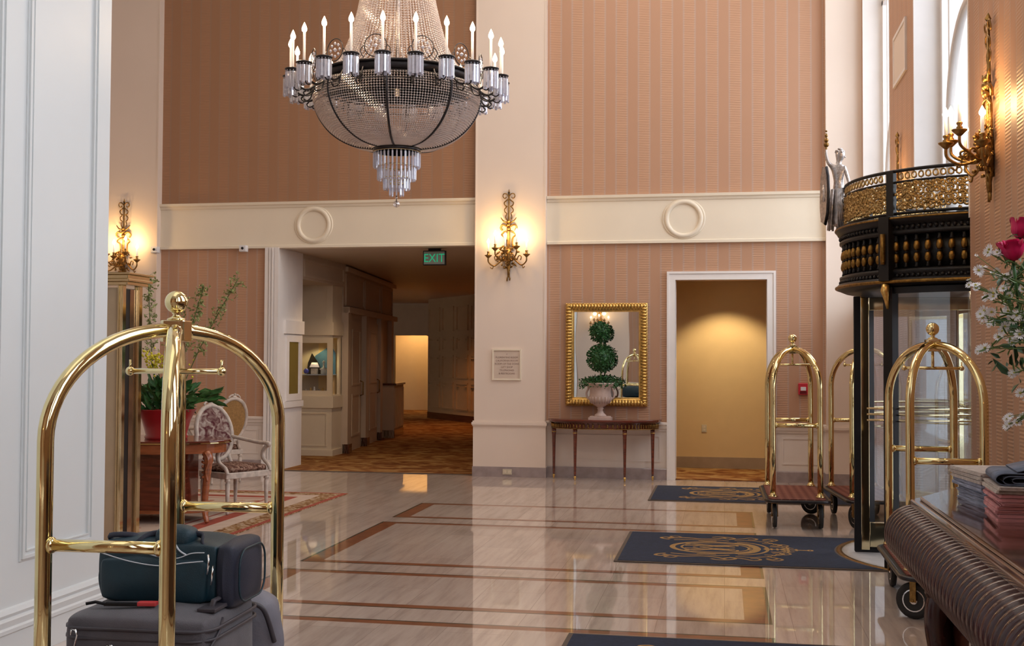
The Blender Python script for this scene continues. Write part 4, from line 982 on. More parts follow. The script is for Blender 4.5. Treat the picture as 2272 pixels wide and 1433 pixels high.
b0=MB().lathe([(.012,H+.15),(.016,H+.16),(.010,H+.175),(.012,H+.19)],(1.13,0,0),10,0).lathe([(.012,H+.19),(.022,H+.205),(.026,H+.225),(.020,H+.255),(.012,H+.265)],(1.13,0,0),10,1).lathe([(.012,H+.265),(.018,H+.272),(.012,H+.28)],(1.13,0,0),10,0).lathe([(.012,H+.28),(.023,H+.295),(.026,H+.32),(.02,H+.35),(.012,H+.36)],(1.13,0,0),10,1).lathe([(.012,H+.36),(.018,H+.37),(.012,H+.385),(.016,H+.41)],(1.13,0,0),10,0).build('baluster',[M['black'],M['giltdark']],rd)
st=math.radians(4.6); A0=math.radians(100)
b0.rotation_euler=(0,0,A0)
for k in range(1,44):
    o=b0.copy(); COL.objects.link(o); o.rotation_euler=(0,0,A0+k*st)
mb=MB()
for k in range(0,90):
    a=math.radians(90)+k*math.radians(2.3)
    for zz in (H+.09,H+.47): mb.sph((1.155*math.cos(a),1.155*math.sin(a),zz),.017,6,5)
mb.build('bead_moulding',M['black'],rd)
# piers of the canopy at the door mouth
MA=math.radians(41.5)
for sg in (-1,1):
    a=PI+sg*MA
    pt=MB().box((1.13,-.05,H+.05),(1.215,.05,H+.56),0).box((1.10,-.035,H+.56),(1.14,.035,H+.93),0).box((1.215,-.018,H+.2),(1.235,.018,H+.42),1).cyl((1.22,0,H+.18),(1.22,0,H+.42),.02,n=8,mi=1).build('canopy_pier',[M['black'],M['giltdark']],rd); pt.rotation_euler=(0,0,a)
    br=MB().tube([(1.19,0,H+.02),(1.20,0,H-.03),(1.18,0,H-.10),(1.165,0,H-.17)],[.03,.035,.02,.012],8).sph((1.20,0,H-.01),.03,8,6).build('gilt_bracket',M['gold'],rd); br.rotation_euler=(0,0,a)
    ps=MB().box((1.10,-.045,0),(1.17,.045,H),0).build('mouth_post',M['black'],rd); ps.rotation_euler=(0,0,a)
# railing
RR=1.115
def cyl_pt(a,z,r=RR): return (r*math.cos(a),r*math.sin(a),z)
for zz,rr in ((H+.585,.012),(H+.835,.010),(H+.925,.014)):
    mb=MB(); mb.tube([cyl_pt(math.radians(80+2.5*k),zz) for k in range(81)],rr,6); mb.build('rail_bar',M['black'],rd)
def scroll(mb,a0,z0,s,flip,tilt=0,r=.007):
    pts=[]
    for i in range(26):
        t=i/25; th=t*2.6*PI; rad=s*(1-.82*t); u=rad*math.cos(th)*flip+s*.2; v=rad*math.sin(th)
        uu=u*math.cos(tilt)-v*math.sin(tilt); vv=u*math.sin(tilt)+v*math.cos(tilt)
        pts.append(cyl_pt(a0+uu/RR,z0+vv))
    mb.tube(pts,r,4,flat=1.3)
rnd=random.Random(2)
for (d0,d1) in ((95,137),(143,219),(225,262)):
    mb=MB(); a=math.radians(d0)+.03
    while a<math.radians(d1)-.02:
        for z0,s in ((H+.635,.034),(H+.685,.036),(H+.745,.036),(H+.80,.026)):
            for fl_ in (-1,1): scroll(mb,a+.022*fl_,z0+rnd.uniform(-.008,.008),s*rnd.uniform(.85,1.1),fl_,rnd.uniform(-.5,.5),.0095)
        for q in range(13):
            aa=a+rnd.uniform(-.06,.06); z0=rnd.uniform(H+.60,H+.82); d=Vector((rnd.uniform(-.03,.03),rnd.uniform(-.03,.03)))
            mb.tube([cyl_pt(aa,z0),cyl_pt(aa+d.x/2,z0+d.y/2,RR+.008),cyl_pt(aa+d.x,z0+d.y)],[.008,.018,.006],5,flat=.6)
        a+=.078
    k=math.radians(d0)+.02
    while k<math.radians(d1)-.02:
        mb.tube([cyl_pt(k+.018*math.cos(t),H+.88+.024*math.sin(t)) for t in [2*PI*j/8 for j in range(8)]],.008,5,closed=True); k+=.052
    mb.build('filigree_panel',M['filigree'],rd)
# curved side glass of the drum
for (d0,d1) in ((223,285),(75,137)):
    mb=MB(); n=24; vs=[]; 
    for i in range(n+1):
        a=math.radians(d0+(d1-d0)*i/n); vs+= [(1.13*math.cos(a),1.13*math.sin(a),.12),(1.13*math.cos(a),1.13*math.sin(a),H)]
    mb.add(vs,[(2*i,2*i+2,2*i+3,2*i+1) for i in range(n)],0,True); g=mb.build('curved_glass',M['doorglass'],rd)
    mb=MB()
    for zz,hh in ((.0,.12),(H-.05,.05)):
        for i in range(n):
            a,b=math.radians(d0+(d1-d0)*i/n),math.radians(d0+(d1-d0)*(i+1)/n); vs=[]
            for r_ in (1.11,1.15):
                for t in (a,b):
                    for z_ in (zz,zz+hh): vs.append((r_*math.cos(t),r_*math.sin(t),z_))
            mb.add(vs,[(0,1,3,2),(4,6,7,5),(1,5,7,3),(0,2,6,4)])
    mb.build('drum_rail',M['black'],g)
    mb=MB()
    for zz in (1.17,1.22,1.27): mb.tube([(1.12*math.cos(math.radians(d0+(d1-d0)*i/n)),1.12*math.sin(math.radians(d0+(d1-d0)*i/n)),zz) for i in range(n+1)],.006,6)
    mb.build('glass_band',M['brass_pale'],g)
# wings
def wing():
    w=MB().box((.02,-.022,.035),(.10,.022,2.19),0).box((.93,-.022,.035),(1.0,.022,2.19),0).box((.10,-.022,.06),(.93,.022,.27),0).box((.10,-.022,2.08),(.93,.022,2.19),0)
    w.box((1.0,-.02,.02),(1.055,.02,2.2),1).box((.02,-.012,.012),(1.05,.012,.06),1)
    w=w.build('wing',[M['brass_pale'],M['black']],rd,bev=.004)
    MB().add([(.10,0,.27),(.93,0,.27),(.93,0,2.08),(.10,0,2.08)],[(0,1,2,3)]).build('wing_glass',M['doorglass'],w)
    mb=MB(); 
    for sd in (-1,1):
        for zz in (1.14,1.19,1.24): mb.cyl((.08,sd*.03,zz),(.95,sd*.03,zz),.008,n=8)
    mb.build('push_bars',M['brass_pale'],w); return w
w0=wing(); w0.rotation_euler=(0,0,PI)
KIDS.clear(); index_kids(w0)
for k in (1,2,3):
    c=copy_tree(w0,rd); c.rotation_euler=(0,0,PI+k*PI/2)
MB().cyl((0,0,.02),(0,0,2.23),.03,n=16).build('center_shaft',M['brass_pale'],rd)
MB().lathe([(.0001,.004),(1.08,.006),(1.16,.007),(1.16,.001)],n=72).build('threshold_ring',[M['pave']],rd)
r_=MB().lathe([(1.155,.002),(1.155,.012),(1.20,.012),(1.20,.002)],n=72,a0=math.radians(120),a1=math.radians(240)).build('brass_sill',M['brass_dark'],rd)
# outside beyond the drum
struct(MB().box((2.3,-2,-.12),(14,30,-.02)).build('pavement',M['pave']))
mb=MB(); mb.box((14,-4,-.1),(14.3,34,2.7)); 
bl=tag(mb.build('building',M['brick']),'pink stone building across the street, seen through the revolving door glass','building')
# statue
stt=thing('statue','silvered statue of a woman with raised arm and shield, left of the balcony rail','statue',(CX+1.17*math.cos(math.radians(172)),CY+1.17*math.sin(math.radians(172)),H+.56),math.radians(0))
me=bpy.data.meshes.new('figure')
V_=[((0,0,.34),.055),((0,0,.44),.045),((.0,0,.52),.058),((.0,0,.585),.026),((.005,0,.61),.024),((.012,0,.645),.042),((.016,0,.68),.048),((.012,0,.715),.036),((-.05,.0,.555),.026),((-.09,.0,.60),.02),((-.11,0,.68),.015),((-.105,0,.72),.013),((.05,-.02,.55),.026),((.07,-.04,.47),.02),((.085,-.06,.40),.016),((-.01,-.01,.24),.06),((-.01,-.01,.12),.062),((-.01,-.01,.02),.075)]
E_=[(0,1),(1,2),(2,3),(3,4),(4,5),(5,6),(6,7),(2,8),(8,9),(9,10),(10,11),(2,12),(12,13),(13,14),(0,15),(15,16),(16,17)]
me.from_pydata([v for v,_ in V_],E_,[]); o=bpy.data.objects.new('figure',me); COL.objects.link(o); o.parent=stt; me.materials.append(M['silver'])
sk=o.modifiers.new('skin','SKIN'); sk.use_smooth_shade=True
for i,(v,r) in enumerate(V_): me.skin_vertices[0].data[i].radius=(r,r*.85)
me.skin_vertices[0].data[0].use_root=True; sub(o,2)
rnd=random.Random(4); mb=MB()
for i in range(22):
    a=rnd.uniform(0,2*PI); z0=rnd.uniform(.0,.1); mb.tube([(-.01+.05*math.cos(a),-.01+.05*math.sin(a),.36),(-.01+.068*math.cos(a),-.01+.06*math.sin(a),.2),(-.01+.085*math.cos(a+.1),-.01+.075*math.sin(a+.1),.0)],.010,5)
mb.build('robe_folds',M['silver'],stt)
mb=MB()
for i in range(26):
    a=rnd.uniform(0,2*PI); e_=rnd.uniform(0,PI/2); mb.sph((.010+.036*math.cos(a)*math.cos(e_),.036*math.sin(a)*math.cos(e_),.685+.036*math.sin(e_)),.010,6,5)
mb.sph((.052,-.004,.648),.008,6,5,sc=(1.3,.8,1)); mb.build('hair',M['silver'],stt)
MB().tube([(-.105,0,.62),(-.105,0,.86)],.008,6).sph((-.105,0,.80),.02,8,6).sph((-.105,0,.76),.024,8,6).sph((-.105,0,.84),.014,8,6).sph((-.105,0,.88),.010,8,6).build('torch',M['brass_dark'],stt)
mb=MB(); pts=[(0,0),(.05,.03),(.065,.15),(.06,.30),(.05,.42),(.02,.50),(-.02,.50),(-.045,.42),(-.055,.28),(-.04,.1)]
mb.extr([(y,z) for y,z in pts],-.016,.016,0,False,'x'); mb.tube([(0,y,z) for y,z in pts],.014,6,mi=1,closed=True); mb.sph((-.018,0,.27),.03,10,8,0,sc=(.5,1,2.6))
sh=mb.build('shield',[M['silver'],M['iron']],stt); sh.location=(-.12,-.05,.05); sh.rotation_euler=(0,0,.45)
# ================================================================== BACK WALL FURNISHINGS
# console table
CTX,CTY=-1.62,WY
t=thing('console_table','half-round mahogany console table with gilt apron and four tapered legs under the mirror','table',(CTX,CTY,0))
def demi(w,d,n=28): return [(w/2*math.cos(PI+PI*i/n),d*math.sin(PI+PI*i/n)-.03) for i in range(n+1)]
def demi2(w,d,n=28):
    out=[]
    for i in range(n+1):
        a=PI+PI*i/n; c,s=math.cos(a),math.sin(a); out.append((w/2*math.copysign(abs(c)**.75,c),-d*abs(s)**.75-.03))
    return out
MB().prism(demi2(1.56,.46),.80,.825).prism(demi2(1.53,.445),.785,.80).build('table_top',M['mahog'],t,bev=.004)
ap=MB().prism(demi2(1.46,.41),.695,.785).build('apron',M['mahog'],t)
mb=MB(); pl=demi2(1.475,.418,90)
for i in range(2,88,2):
    x,y=pl[i]; xn,yn=pl[i+1]; 
    mb.tube([(x,y,.708),((x+xn)/2,(y+yn)/2-.004,.745),(x,y,.775)],[.004,.012,.004],5,mi=0); mb.sph(((x+xn)/2,(y+yn)/2,.722),.009,6,5)
mb.tube([(x,y,.70) for x,y in pl],.006,5); mb.build('gilt_carving',M['brass_dark'],ap)
for (x,y) in ((-.70,-.12),(-.375,-.36),(.30,-.38),(.66,-.15)):
    lg=MB().lathe([(.014,.055),(.017,.09),(.020,.3),(.026,.60),(.030,.63),(.022,.645),(.031,.655),(.031,.695)],(x,y,0),14).build('leg',M['mahog'],t)
    MB().lathe([(.006,0),(.013,.012),(.009,.022),(.019,.04),(.014,.056)],(x,y,0),12).lathe([(.031,.636),(.0325,.640),(.031,.648)],(x,y,0),12).box((x-.03,y-.033,.705),(x+.03,y-.02,.775)).build('gilt_foot',M['gold'],lg)
# mirror
m=thing('wall_mirror','large rectangular mirror with a scalloped gilt frame above the console table','mirror',(-1.607,WY,.997))
Wm,Hm=1.132,1.421; fwid=.115
mb=MB()
def fr_side(a,b,c,d,h0,h1): mb.add([(a[0],-h0,a[1]),(b[0],-h0,b[1]),(c[0],-h1,c[1]),(d[0],-h1,d[1])],[(0,1,2,3)])
o_=[(-Wm/2,0),(Wm/2,0),(Wm/2,Hm),(-Wm/2,Hm)]
def inset(w): return [(-Wm/2+w,w),(Wm/2-w,w),(Wm/2-w,Hm-w),(-Wm/2+w,Hm-w)]
lv=[(0,.0),(0,.035),(.02,.05),(.09,.042),(.10,.03),(.115,.028),(.12,.015)]
for (w0,h0),(w1,h1) in zip(lv[:-1],lv[1:]):
    A_,B_=inset(w0),inset(w1)
    for i in range(4): fr_side(A_[i],A_[(i+1)%4],B_[(i+1)%4],B_[i],h0,h1)
fr_=mb.build('mirror_frame',M['gold'],m)
mb=MB()
def gad(x,z,dx,dz,L_): mb.tube([(x,-.048,z),(x+dx*L_*.5,-.062,z+dz*L_*.5),(x+dx*L_,-.046,z+dz*L_)],[.020,.019,.012],8)
for i in range(26):
    x=-Wm/2+.035+(Wm-.07)*i/25; gad(x,.01,0,1,.075); gad(x,Hm-.01,0,-1,.075)
for i in range(33):
    z=.035+(Hm-.07)*i/32; gad(-Wm/2+.01,z,1,0,.075); gad(Wm/2-.01,z,-1,0,.075)
mb.build('gadrooning',M['gold'],fr_)
MB().box((-Wm/2+.11,-.016,.11),(Wm/2-.11,-.012,Hm-.11)).build('mirror_glass',M['mirror'],m)
# urn with topiary
u=thing('stone_urn','pink stone pedestal urn on the console table holding the topiary','urn',(-1.66,15.765,.825))
MB().box((-.155,-.10,0),(.155,.10,.03)).box((-.135,-.09,.03),(.135,.09,.045)).lathe([(.085,.045),(.08,.06),(.045,.09),(.032,.13),(.045,.15),(.035,.165),(.06,.18),(.12,.22),(.145,.27),(.150,.32),(.143,.38),(.15,.44),(.18,.475),(.19,.49),(.175,.50),(.14,.48),(.0,.45)],n=28).build('urn_body',M['stoneurn'],u)
mb=MB()
for sg in (-1,1): mb.tube(bez([(sg*.14,0,.27),(sg*.18,0,.30),(sg*.19,0,.36),(sg*.165,0,.42),(sg*.17,0,.46)],5),.014,6)
for k in range(20):
    a=2*PI*k/20; mb.tube([(.125*math.cos(a),.125*math.sin(a),.22),(.150*math.cos(a),.150*math.sin(a),.27),(.152*math.cos(a),.152*math.sin(a),.31)],.010,5)
mb.build('handles_and_fluting',M['stoneurn'],u)
tp=thing('topiary','ivy topiary with two round balls on a stem growing from the urn','plant',(-1.66,15.765,.825))
mb=MB(); mb.tube([(0,0,.45),(.01,0,.7),(-.01,0,.95),(0,0,1.20)],.009,6); mb.tube([(.03,.01,.45),(-.015,.01,.75),(.02,0,1.0),(0,0,1.2)],.008,6); mb.tube([(-.03,-.01,.45),(.02,0,.7),(.0,.01,1.0),(0,0,1.2)],.007,6); mb.build('trunk',M['stem'],tp)
def leafball(name,c,r,n,seed,flat=1.0,lf=.028,inner=.85):
    rnd=random.Random(seed); mb=MB(); mb.sph(c,r*inner*.82,14,10,0,sc=(1,1,flat))
    for i in range(n):
        v=Vector((rnd.gauss(0,1),rnd.gauss(0,1),rnd.gauss(0,1))).normalized(); p=Vector(c)+Vector((v.x*r,v.y*r,v.z*r*flat))*rnd.uniform(inner*.85,1.02)
        d=(v+Vector((rnd.gauss(0,.7),rnd.gauss(0,.7),rnd.gauss(0,.7)-.2))).normalized()*lf*rnd.uniform(.7,1.3); leafquad(mb,p,d,lf*.42,rnd,0)
    return mb.build(name,M['ivy'],tp)
leafball('lower_ball',(0,0,.835),.185,1100,1); leafball('upper_ball',(-.01,0,1.19),.135,700,2)
rnd=random.Random(8); mb=MB()
for i in range(700):
    a=rnd.uniform(0,2*PI); rr=rnd.uniform(.02,.27)**.9; z=.52+rnd.uniform(-.03,.07)-rr*rr*.7; p=Vector((rr*math.cos(a),rr*math.sin(a)*.7,z)); leafquad(mb,p,(rnd.gauss(0,.022),rnd.gauss(0,.022),rnd.gauss(0,.02)),.012,rnd)
mb.build('ivy_skirt',M['ivy'],tp)
# plaque
def text_mesh(name,body,size,mat,parent,loc,rot,ext=.002,align='CENTER',sp=1.0):
    cu=bpy.data.curves.new(name,'FONT'); cu.body=body; cu.size=size; cu.extrude=ext; cu.align_x=align; cu.space_line=sp
    o=bpy.data.objects.new(name,cu); COL.objects.link(o)
    dg=bpy.context.evaluated_depsgraph_get(); me=bpy.data.meshes.new_from_object(o.evaluated_get(dg)); bpy.data.objects.remove(o)
    me.materials.clear(); me.materials.append(mat)
    o=bpy.data.objects.new(name,me); COL.objects.link(o); o.location=loc; o.rotation_euler=rot
    if parent: o.parent=parent
    return o
pq=thing('directory_plaque','small square cream directory plaque with engraved room names on the central pilaster','sign',(-2.985,PY,1.345))
mb=MB(); w,h=.415,.435
MB().box((-w/2+.02,-.012,.02),(w/2-.02,0,h-.02)).build('plate',M['signplate'],pq)
frame_xz(mb,-w/2,w/2,0,h,-.0,.022,.024); mb.build('plaque_frame',M['frieze'],pq)
text_mesh('lettering','+\nFLORENTINE ROOM\nCALIFORNIA ROOM\nROOM OF THE DONS\nGIFT SHOP\nTELEPHONES\n& RESTROOMS',.035,M['ink'],pq,(0,-.013,h-.085),(PI/2,0,0),.0006,sp=1.28)
# security cameras on the frieze edge
for i,(x,lb) in enumerate(((-6.91,'small white security camera under the frieze near the corridor opening'),(-8.3,'small white security camera under the frieze beside the far left sconce'))):
    c=thing('security_camera',lb,'camera',(x,WY-.05,3.235)); MB().box((-.02,-.05,-.01),(.02,.05,.015)).build('bracket',M['plastic'],c)
    MB().box((-.055,-.12,-.05),(.055,-.03,.045)).build('housing',M['plastic'],c,bev=.01); MB().lathe([(.02,0),(.016,-.015)],(0,-.12,0),12,axis='y').build('camera_lens',M['black'],c)
# exit sign
e=thing('exit_sign','green lettered exit sign hanging from the corridor ceiling','sign',(-4.16,16.42,3.0))
MB().box((-.17,-.03,.0),(.17,.03,.215),0).build('sign_box',M['black'],e,bev=.006); MB().box((-.155,-.034,.015),(.155,-.028,.20)).build('sign_face',M['exitpanel'],e)
MB().box((-.09,-.03,.215),(.09,.03,.245)).build('ceiling_mount',M['black'],e)
text_mesh('lettering','EXIT',.175,M['green'],e,(0,-.035,.047),(PI/2,0,0),.003).scale=(.88,1,1)
# fire alarm, outlets
a=thing('fire_alarm','red fire alarm box with white strobe on the salmon wall right of the doorway','alarm',(1.04,WY,1.18))
MB().box((-.065,-.05,0),(.065,0,.155)).build('alarm_box',M['redplastic'],a,bev=.008); MB().box((-.035,-.062,.055),(.035,-.05,.105)).build('strobe',M['plastic'],a,bev=.004)
mb=MB()
for k in range(4): mb.box((-.045,-.053,.014+k*.009),(.045,-.05,.018+k*.009))
mb.build('speaker_slots',M['black'],a)
def outlet(x,y,z,lb,w=.075,h=.115,dbl=False):
    o=thing('wall_outlet',lb,'outlet',(x,y,z)); MB().box((-w/2,-.008,0),(w/2,0,h)).build('plate',M['outlet'],o,bev=.003)
    for k in range(2):
        c=(0,h*(.3+.4*k)) if not dbl else (-w*.24+w*.48*k,h/2)
        s_=MB().box((c[0]-.017,-.011,c[1]-.015),(c[0]+.017,-.008,c[1]+.015)).build('socket',M['frieze'],o)
        MB().box((c[0]-.008,-.012,c[1]-.008),(c[0]-.005,-.011,c[1]+.006)).box((c[0]+.005,-.012,c[1]-.008),(c[0]+.008,-.011,c[1]+.006)).build('slots',M['black'],s_)
outlet(-.30,PYB,.55,'small outlet low on the yellow passage wall')
outlet(-2.97,PY-.02,.035,'double outlet in the grey marble base of the central pilaster',.13,.075,True)
w=thing('wall_vent','flat square cream vent panel high on the pier between the tall windows','vent',(WX,12.47,4.58))
MB().box((-.012,-.40,0),(0,.40,.50)).build('panel',M['cream'],w); mb=MB(); 
for (y0,y1,z0,z1) in ((-.42,.42,-.02,.015),(-.42,.42,.485,.52),(-.42,-.385,.015,.485),(.385,.42,.015,.485)): mb.box((-.02,y0,z0),(0,y1,z1))
mb.build('vent_frame',M['trimwhite'],w)
# ================================================================== FLOOR MATS
def seg_ribbon(mb,pts,w,z=.012,closed=False):
    n=len(pts); vs=[]
    for i in range(n):
        a=Vector(pts[(i-1)%n] if closed else pts[max(i-1,0)]); b=Vector(pts[(i+1)%n] if closed else pts[min(i+1,n-1)]); t=(b-a); t=t.normalized() if t.length>1e-9 else Vector((1,0)); nn=Vector((-t.y,t.x))
        ww=w if isinstance(w,(int,float)) else w[i]
        p=Vector(pts[i]); vs+= [(p.x+nn.x*ww/2,p.y+nn.y*ww/2,z),(p.x-nn.x*ww/2,p.y-nn.y*ww/2,z)]
    fs=[(2*i,2*i+1,2*((i+1)%n)+1,2*((i+1)%n)) for i in range(n if closed else n-1)]; mb.add(vs,fs)
def c2(p,n=8): return [(q.x,q.y) for q in bez([Vector((a,b,0)) for a,b in p],n)]
def crest_mesh():
    mb=MB(); zc=[0]
    def R(pts,w,closed=False):
        zc[0]+=1; seg_ribbon(mb,pts,w*1.35,.0125+.00002*zc[0],closed)
    # u along the crest's height (0 bottom .. 1.24 tip), v across
    E_=lambda cu,cv,a,b,t0=0,t1=2*PI,n=48:[(cu+a*math.cos(t0+(t1-t0)*i/n),cv+b*math.sin(t0+(t1-t0)*i/n)) for i in range(n+1)]
    R(E_(.42,0,.36,.30)[:-1],.036,True); R(E_(.43,0,.29,.235)[:-1],.016,True)
    R(E_(.62,0,.26,.34,-PI/2,PI/2),.020); R(E_(.60,0,.20,.28,-PI/2,PI/2),.030)
    for v in (-.10,-.05,0,.05,.10): R([(.72,v),(.80,v*1.3)],.018)
    for sg in (-1,1):
        # interlaced letters
        R([(.17,sg*.17),(.60,sg*.05)],.028); R([(.17,sg*.06),(.62,sg*.15)],.022); R([(.62,sg*.15),(.30,0)],.022); R([(.20,sg*.19),(.20,sg*.12)],.018); R([(.62,sg*.19),(.62,sg*.10)],.018)
        R(c2([(.24,sg*.02),(.34,sg*.10),(.45,sg*.04),(.55,sg*.09)]),.014)
        # side scrolls and plumes
        R(c2([(.02,sg*.38),(-.04,sg*.42),(-.06,sg*.48),(-.01,sg*.51),(.03,sg*.47),(.0,sg*.44)]),.022)
        R(c2([(.0,sg*.44),(.15,sg*.50),(.32,sg*.46),(.44,sg*.50),(.52,sg*.58)]),.024)
        R(c2([(.05,sg*.50),(.02,sg*.56),(.08,sg*.58),(.12,sg*.53)]),.016)
        R(c2([(.06,sg*.36),(.2,sg*.40),(.34,sg*.38),(.46,sg*.42),(.55,sg*.38)]),.020)
        R(c2([(.40,sg*.58),(.46,sg*.62),(.55,sg*.60),(.60,sg*.54),(.55,sg*.50),(.50,sg*.54)]),.020)
        R(c2([(.55,sg*.48),(.66,sg*.53),(.74,sg*.60),(.80,sg*.56),(.78,sg*.50),(.72,sg*.50)]),.018)
        R(c2([(.60,sg*.42),(.74,sg*.45),(.86,sg*.40),(.94,sg*.46),(.90,sg*.52),(.85,sg*.48)]),.018)
        R(c2([(.85,sg*.52),(.92,sg*.58),(.98,sg*.52),(.95,sg*.46)]),.015)
        R(c2([(.84,sg*.30),(.94,sg*.30),(1.0,sg*.24),(.97,sg*.18),(.91,sg*.20)]),.018)
        R(c2([(.90,sg*.14),(.98,sg*.12),(1.03,sg*.06),(.99,sg*.02)]),.018)
        R(c2([(1.0,sg*.28),(1.06,sg*.22),(1.04,sg*.14),(1.10,sg*.08)]),.014)
        for k in range(6): R(E_(.88+.035*k,sg*(.38-.055*k),.013,.018,n=8)[:-1],.012,True)
        R(c2([(.28,sg*.36),(.36,sg*.33),(.44,sg*.36)]),.014)
    for k in range(4): R([(.86+.05*k,-.05),(.86+.05*k,.05)],.014)
    R([(.84,0),(1.22,0)],.022); R(E_(1.235,0,.02,.03,n=12)[:-1],.014,True); R([(1.12,-.05),(1.12,.05)],.016); R([(1.05,-.09),(1.05,.09)],.016)
    return mb
CRM=crest_mesh()
def make_mat(x0,x1,y0,y1,label,crest_u,arcc=None):
    t=thing('floor_mat',label,'mat',(x0,(y0+y1)/2,0),0,'navy crested entrance mats'); yc=(y0+y1)/2; hh=(y1-y0)/2; w=x1-x0
    def poly(ins):
        p=[(ins,-hh+ins)]
        if arcc:
            R_=1.19+ins; cxl=arcc-x0
            # right side ends in an arc concentric with the door drum
            ye=hh-ins; dx=math.sqrt(max(0,R_*R_-ye*ye)); p.append((cxl-dx,-ye)); a0=math.atan2(-ye,-dx); a1=math.atan2(ye,-dx)-2*PI if math.atan2(ye,-dx)>0 else math.atan2(ye,-dx)
            for i in range(1,24):
                a=a0+(a1-a0)*i/24; p.append((cxl+R_*math.cos(a),R_*math.sin(a)))
            p.append((cxl-dx,ye))
        else: p+= [(w-ins,-hh+ins),(w-ins,hh-ins)]
        p.append((ins,hh-ins)); return p
    MB().prism(poly(0),.001,.009).build('rubber_border',M['matedge'],t); MB().prism(poly(.03),.009,.012).build('pile',M['mat'],t)
    o=MB(); o.add(CRM.v,CRM.f); o.build('crest',M['crest'],t).location=(crest_u,0,0)
    return t
make_mat(-.89,1.45,9.50,11.15,'navy mat with gold crest leading to the revolving door',.38,CX)
make_mat(-.88,1.5,13.65,15.25,'navy mat with gold crest farthest away, partly under the luggage carts',.42)
m3=make_mat(-.92,1.3,5.35,6.97,'navy mat nearest the camera, cut off by the bottom edge',.42)
# ================================================================== LEFT SEATING AREA
rg=thing('area_rug','cream and rust floral area rug with red and gold borders under the armchair','rug',(-6.9,11.1,0))
def rect(a,b): return [(-a,-b),(a,-b),(a,b),(-a,b)]
mb=MB(); hx,hy=2.42,2.4
def ringp(a,b,c,d,z,mi): mb.add([(-a,-b,z),(a,-b,z),(a,b,z),(-a,b,z),(-c,-d,z),(c,-d,z),(c,d,z),(-c,d,z)],[(0,1,5,4),(1,2,6,5),(2,3,7,6),(3,0,4,7)],mi)
mb.prism(rect(hx,hy),.001,.009,0)
bands=[(0,.06,1),(.06,.26,2),(.26,.33,3),(.33,.46,3),(.46,.62,1),(.62,.72,3),(.72,.75,1)]
for a,b,mi in bands: ringp(hx-a,hy-a,hx-b,hy-b,.0095,mi)
mb.add([(-hx+.75,-hy+.75,.0095),(hx-.75,-hy+.75,.0095),(hx-.75,hy-.75,.0095),(-hx+.75,hy-.75,.0095)],[(0,1,2,3)],4)
mb.build('rug_pile',[M['ruggold'],M['rugred'],M['ruggold'],M['rugcream'],M['rugfield']],rg)
# commode table
tb=thing('commode_table','cherry and dark wood table with carved leg holding the red flower pot','table',(-5.75,10.95,.01))
topp=[(.86*math.cos(a)*(1.0),.50*math.sin(a)) for a in [2*PI*i/40 for i in range(40)]]
ZT=.80
MB().prism(topp,ZT-.015,ZT+.015,0).build('table_top',M['mahog'],tb,bev=.004); MB().prism([(x*1.012,y*1.012) for x,y in topp],ZT-.012,ZT-.002).build('brass_edge',M['brass'],tb)
MB().prism([(x*.95,y*.93) for x,y in topp],ZT-.11,ZT-.015).build('apron',M['orange_wood'],tb)
MB().box((-.62,-.30,.12),(.40,.3,ZT-.11)).build('cabinet_body',M['mahog'],tb)
MB().prism([(x*.84,y*.75) for x,y in topp],.10,.13).build('lower_shelf',M['orange_wood'],tb)
for (x,y) in ((.72,-.20),(-.62,-.30),(.50,.26),(-.62,.3)):
    l=MB().tube(bez([(x,y,.70),(x+.035,y-.02,.62),(x+.01,y-.01,.40),(x-.01,y,.2),(x+.0,y-.01,.09),(x+.03,y-.03,.015)],5),[.045,.045,.045,.046,.046,.046]+[.036-.0006*q for q in range(18)]+[.02,.02],8).build('leg',M['orange_wood'],tb)
    mb=MB()
    for k in range(7): mb.sph((x+.02*math.sin(k*1.7),y-.04,.67-k*.035),.014,6,5)
    mb.tube(bez([(x+.01,y-.05,.70),(x+.05,y-.06,.62),(x+.02,y-.05,.52),(x+.04,y-.05,.42)],5),.012,5); mb.build('carved_leaf',M['orange_wood'],l)
# potted flowers
pt=thing('potted_plant','red pot of green leaves, yellow blooms and tall pale green flower spikes on the table','plant',(-5.56,10.95,ZT+.015))
MB().lathe([(.20,0),(.215,.03),(.20,.05),(.24,.20),(.29,.30),(.30,.31),(.285,.31),(.22,.22)],n=28).build('pot',M['redpot'],pt); MB().lathe([(.23,.24),(.0001,.26)],n=20).build('soil',M['soil'],pt)
rnd=random.Random(21); mb=MB(); sm_=MB()
for i in range(230):
    a=rnd.uniform(0,2*PI); rr=rnd.uniform(0,.26); p=Vector((rr*math.cos(a),rr*math.sin(a),rnd.uniform(.27,.55))); d=Vector((math.cos(a)*rnd.uniform(.03,.14),math.sin(a)*rnd.uniform(.03,.14),rnd.uniform(-.05,.16))); leafquad(mb,p,d,rnd.uniform(.022,.038),rnd)
for i in range(26):
    a=rnd.uniform(-.5,.6); p=Vector((.25+rnd.uniform(0,.25),rnd.uniform(-.2,.1),.40+rnd.uniform(-.04,.10))); leafquad(mb,p,(rnd.uniform(.08,.20),rnd.uniform(-.05,.05),rnd.uniform(-.04,.06)),.03,rnd)
mb.build('foliage',M['leaf'],pt)
mb=MB()
for (x,y,z,n) in ((-.13,-.1,.82,70),(.02,-.05,.86,50),(.12,-.12,.76,70),(.16,-.1,.66,50),(-.06,-.1,.74,40)):
    for i in range(n):
        v=Vector((rnd.gauss(0,.055),rnd.gauss(0,.05),rnd.gauss(0,.05))); mb.sph((x+v.x,y+v.y,z+v.z),rnd.uniform(.008,.015),6,4)
    sm_.tube([(0,0,.3),(x*.6,y*.5,.55),(x,y,z)],.006,5)
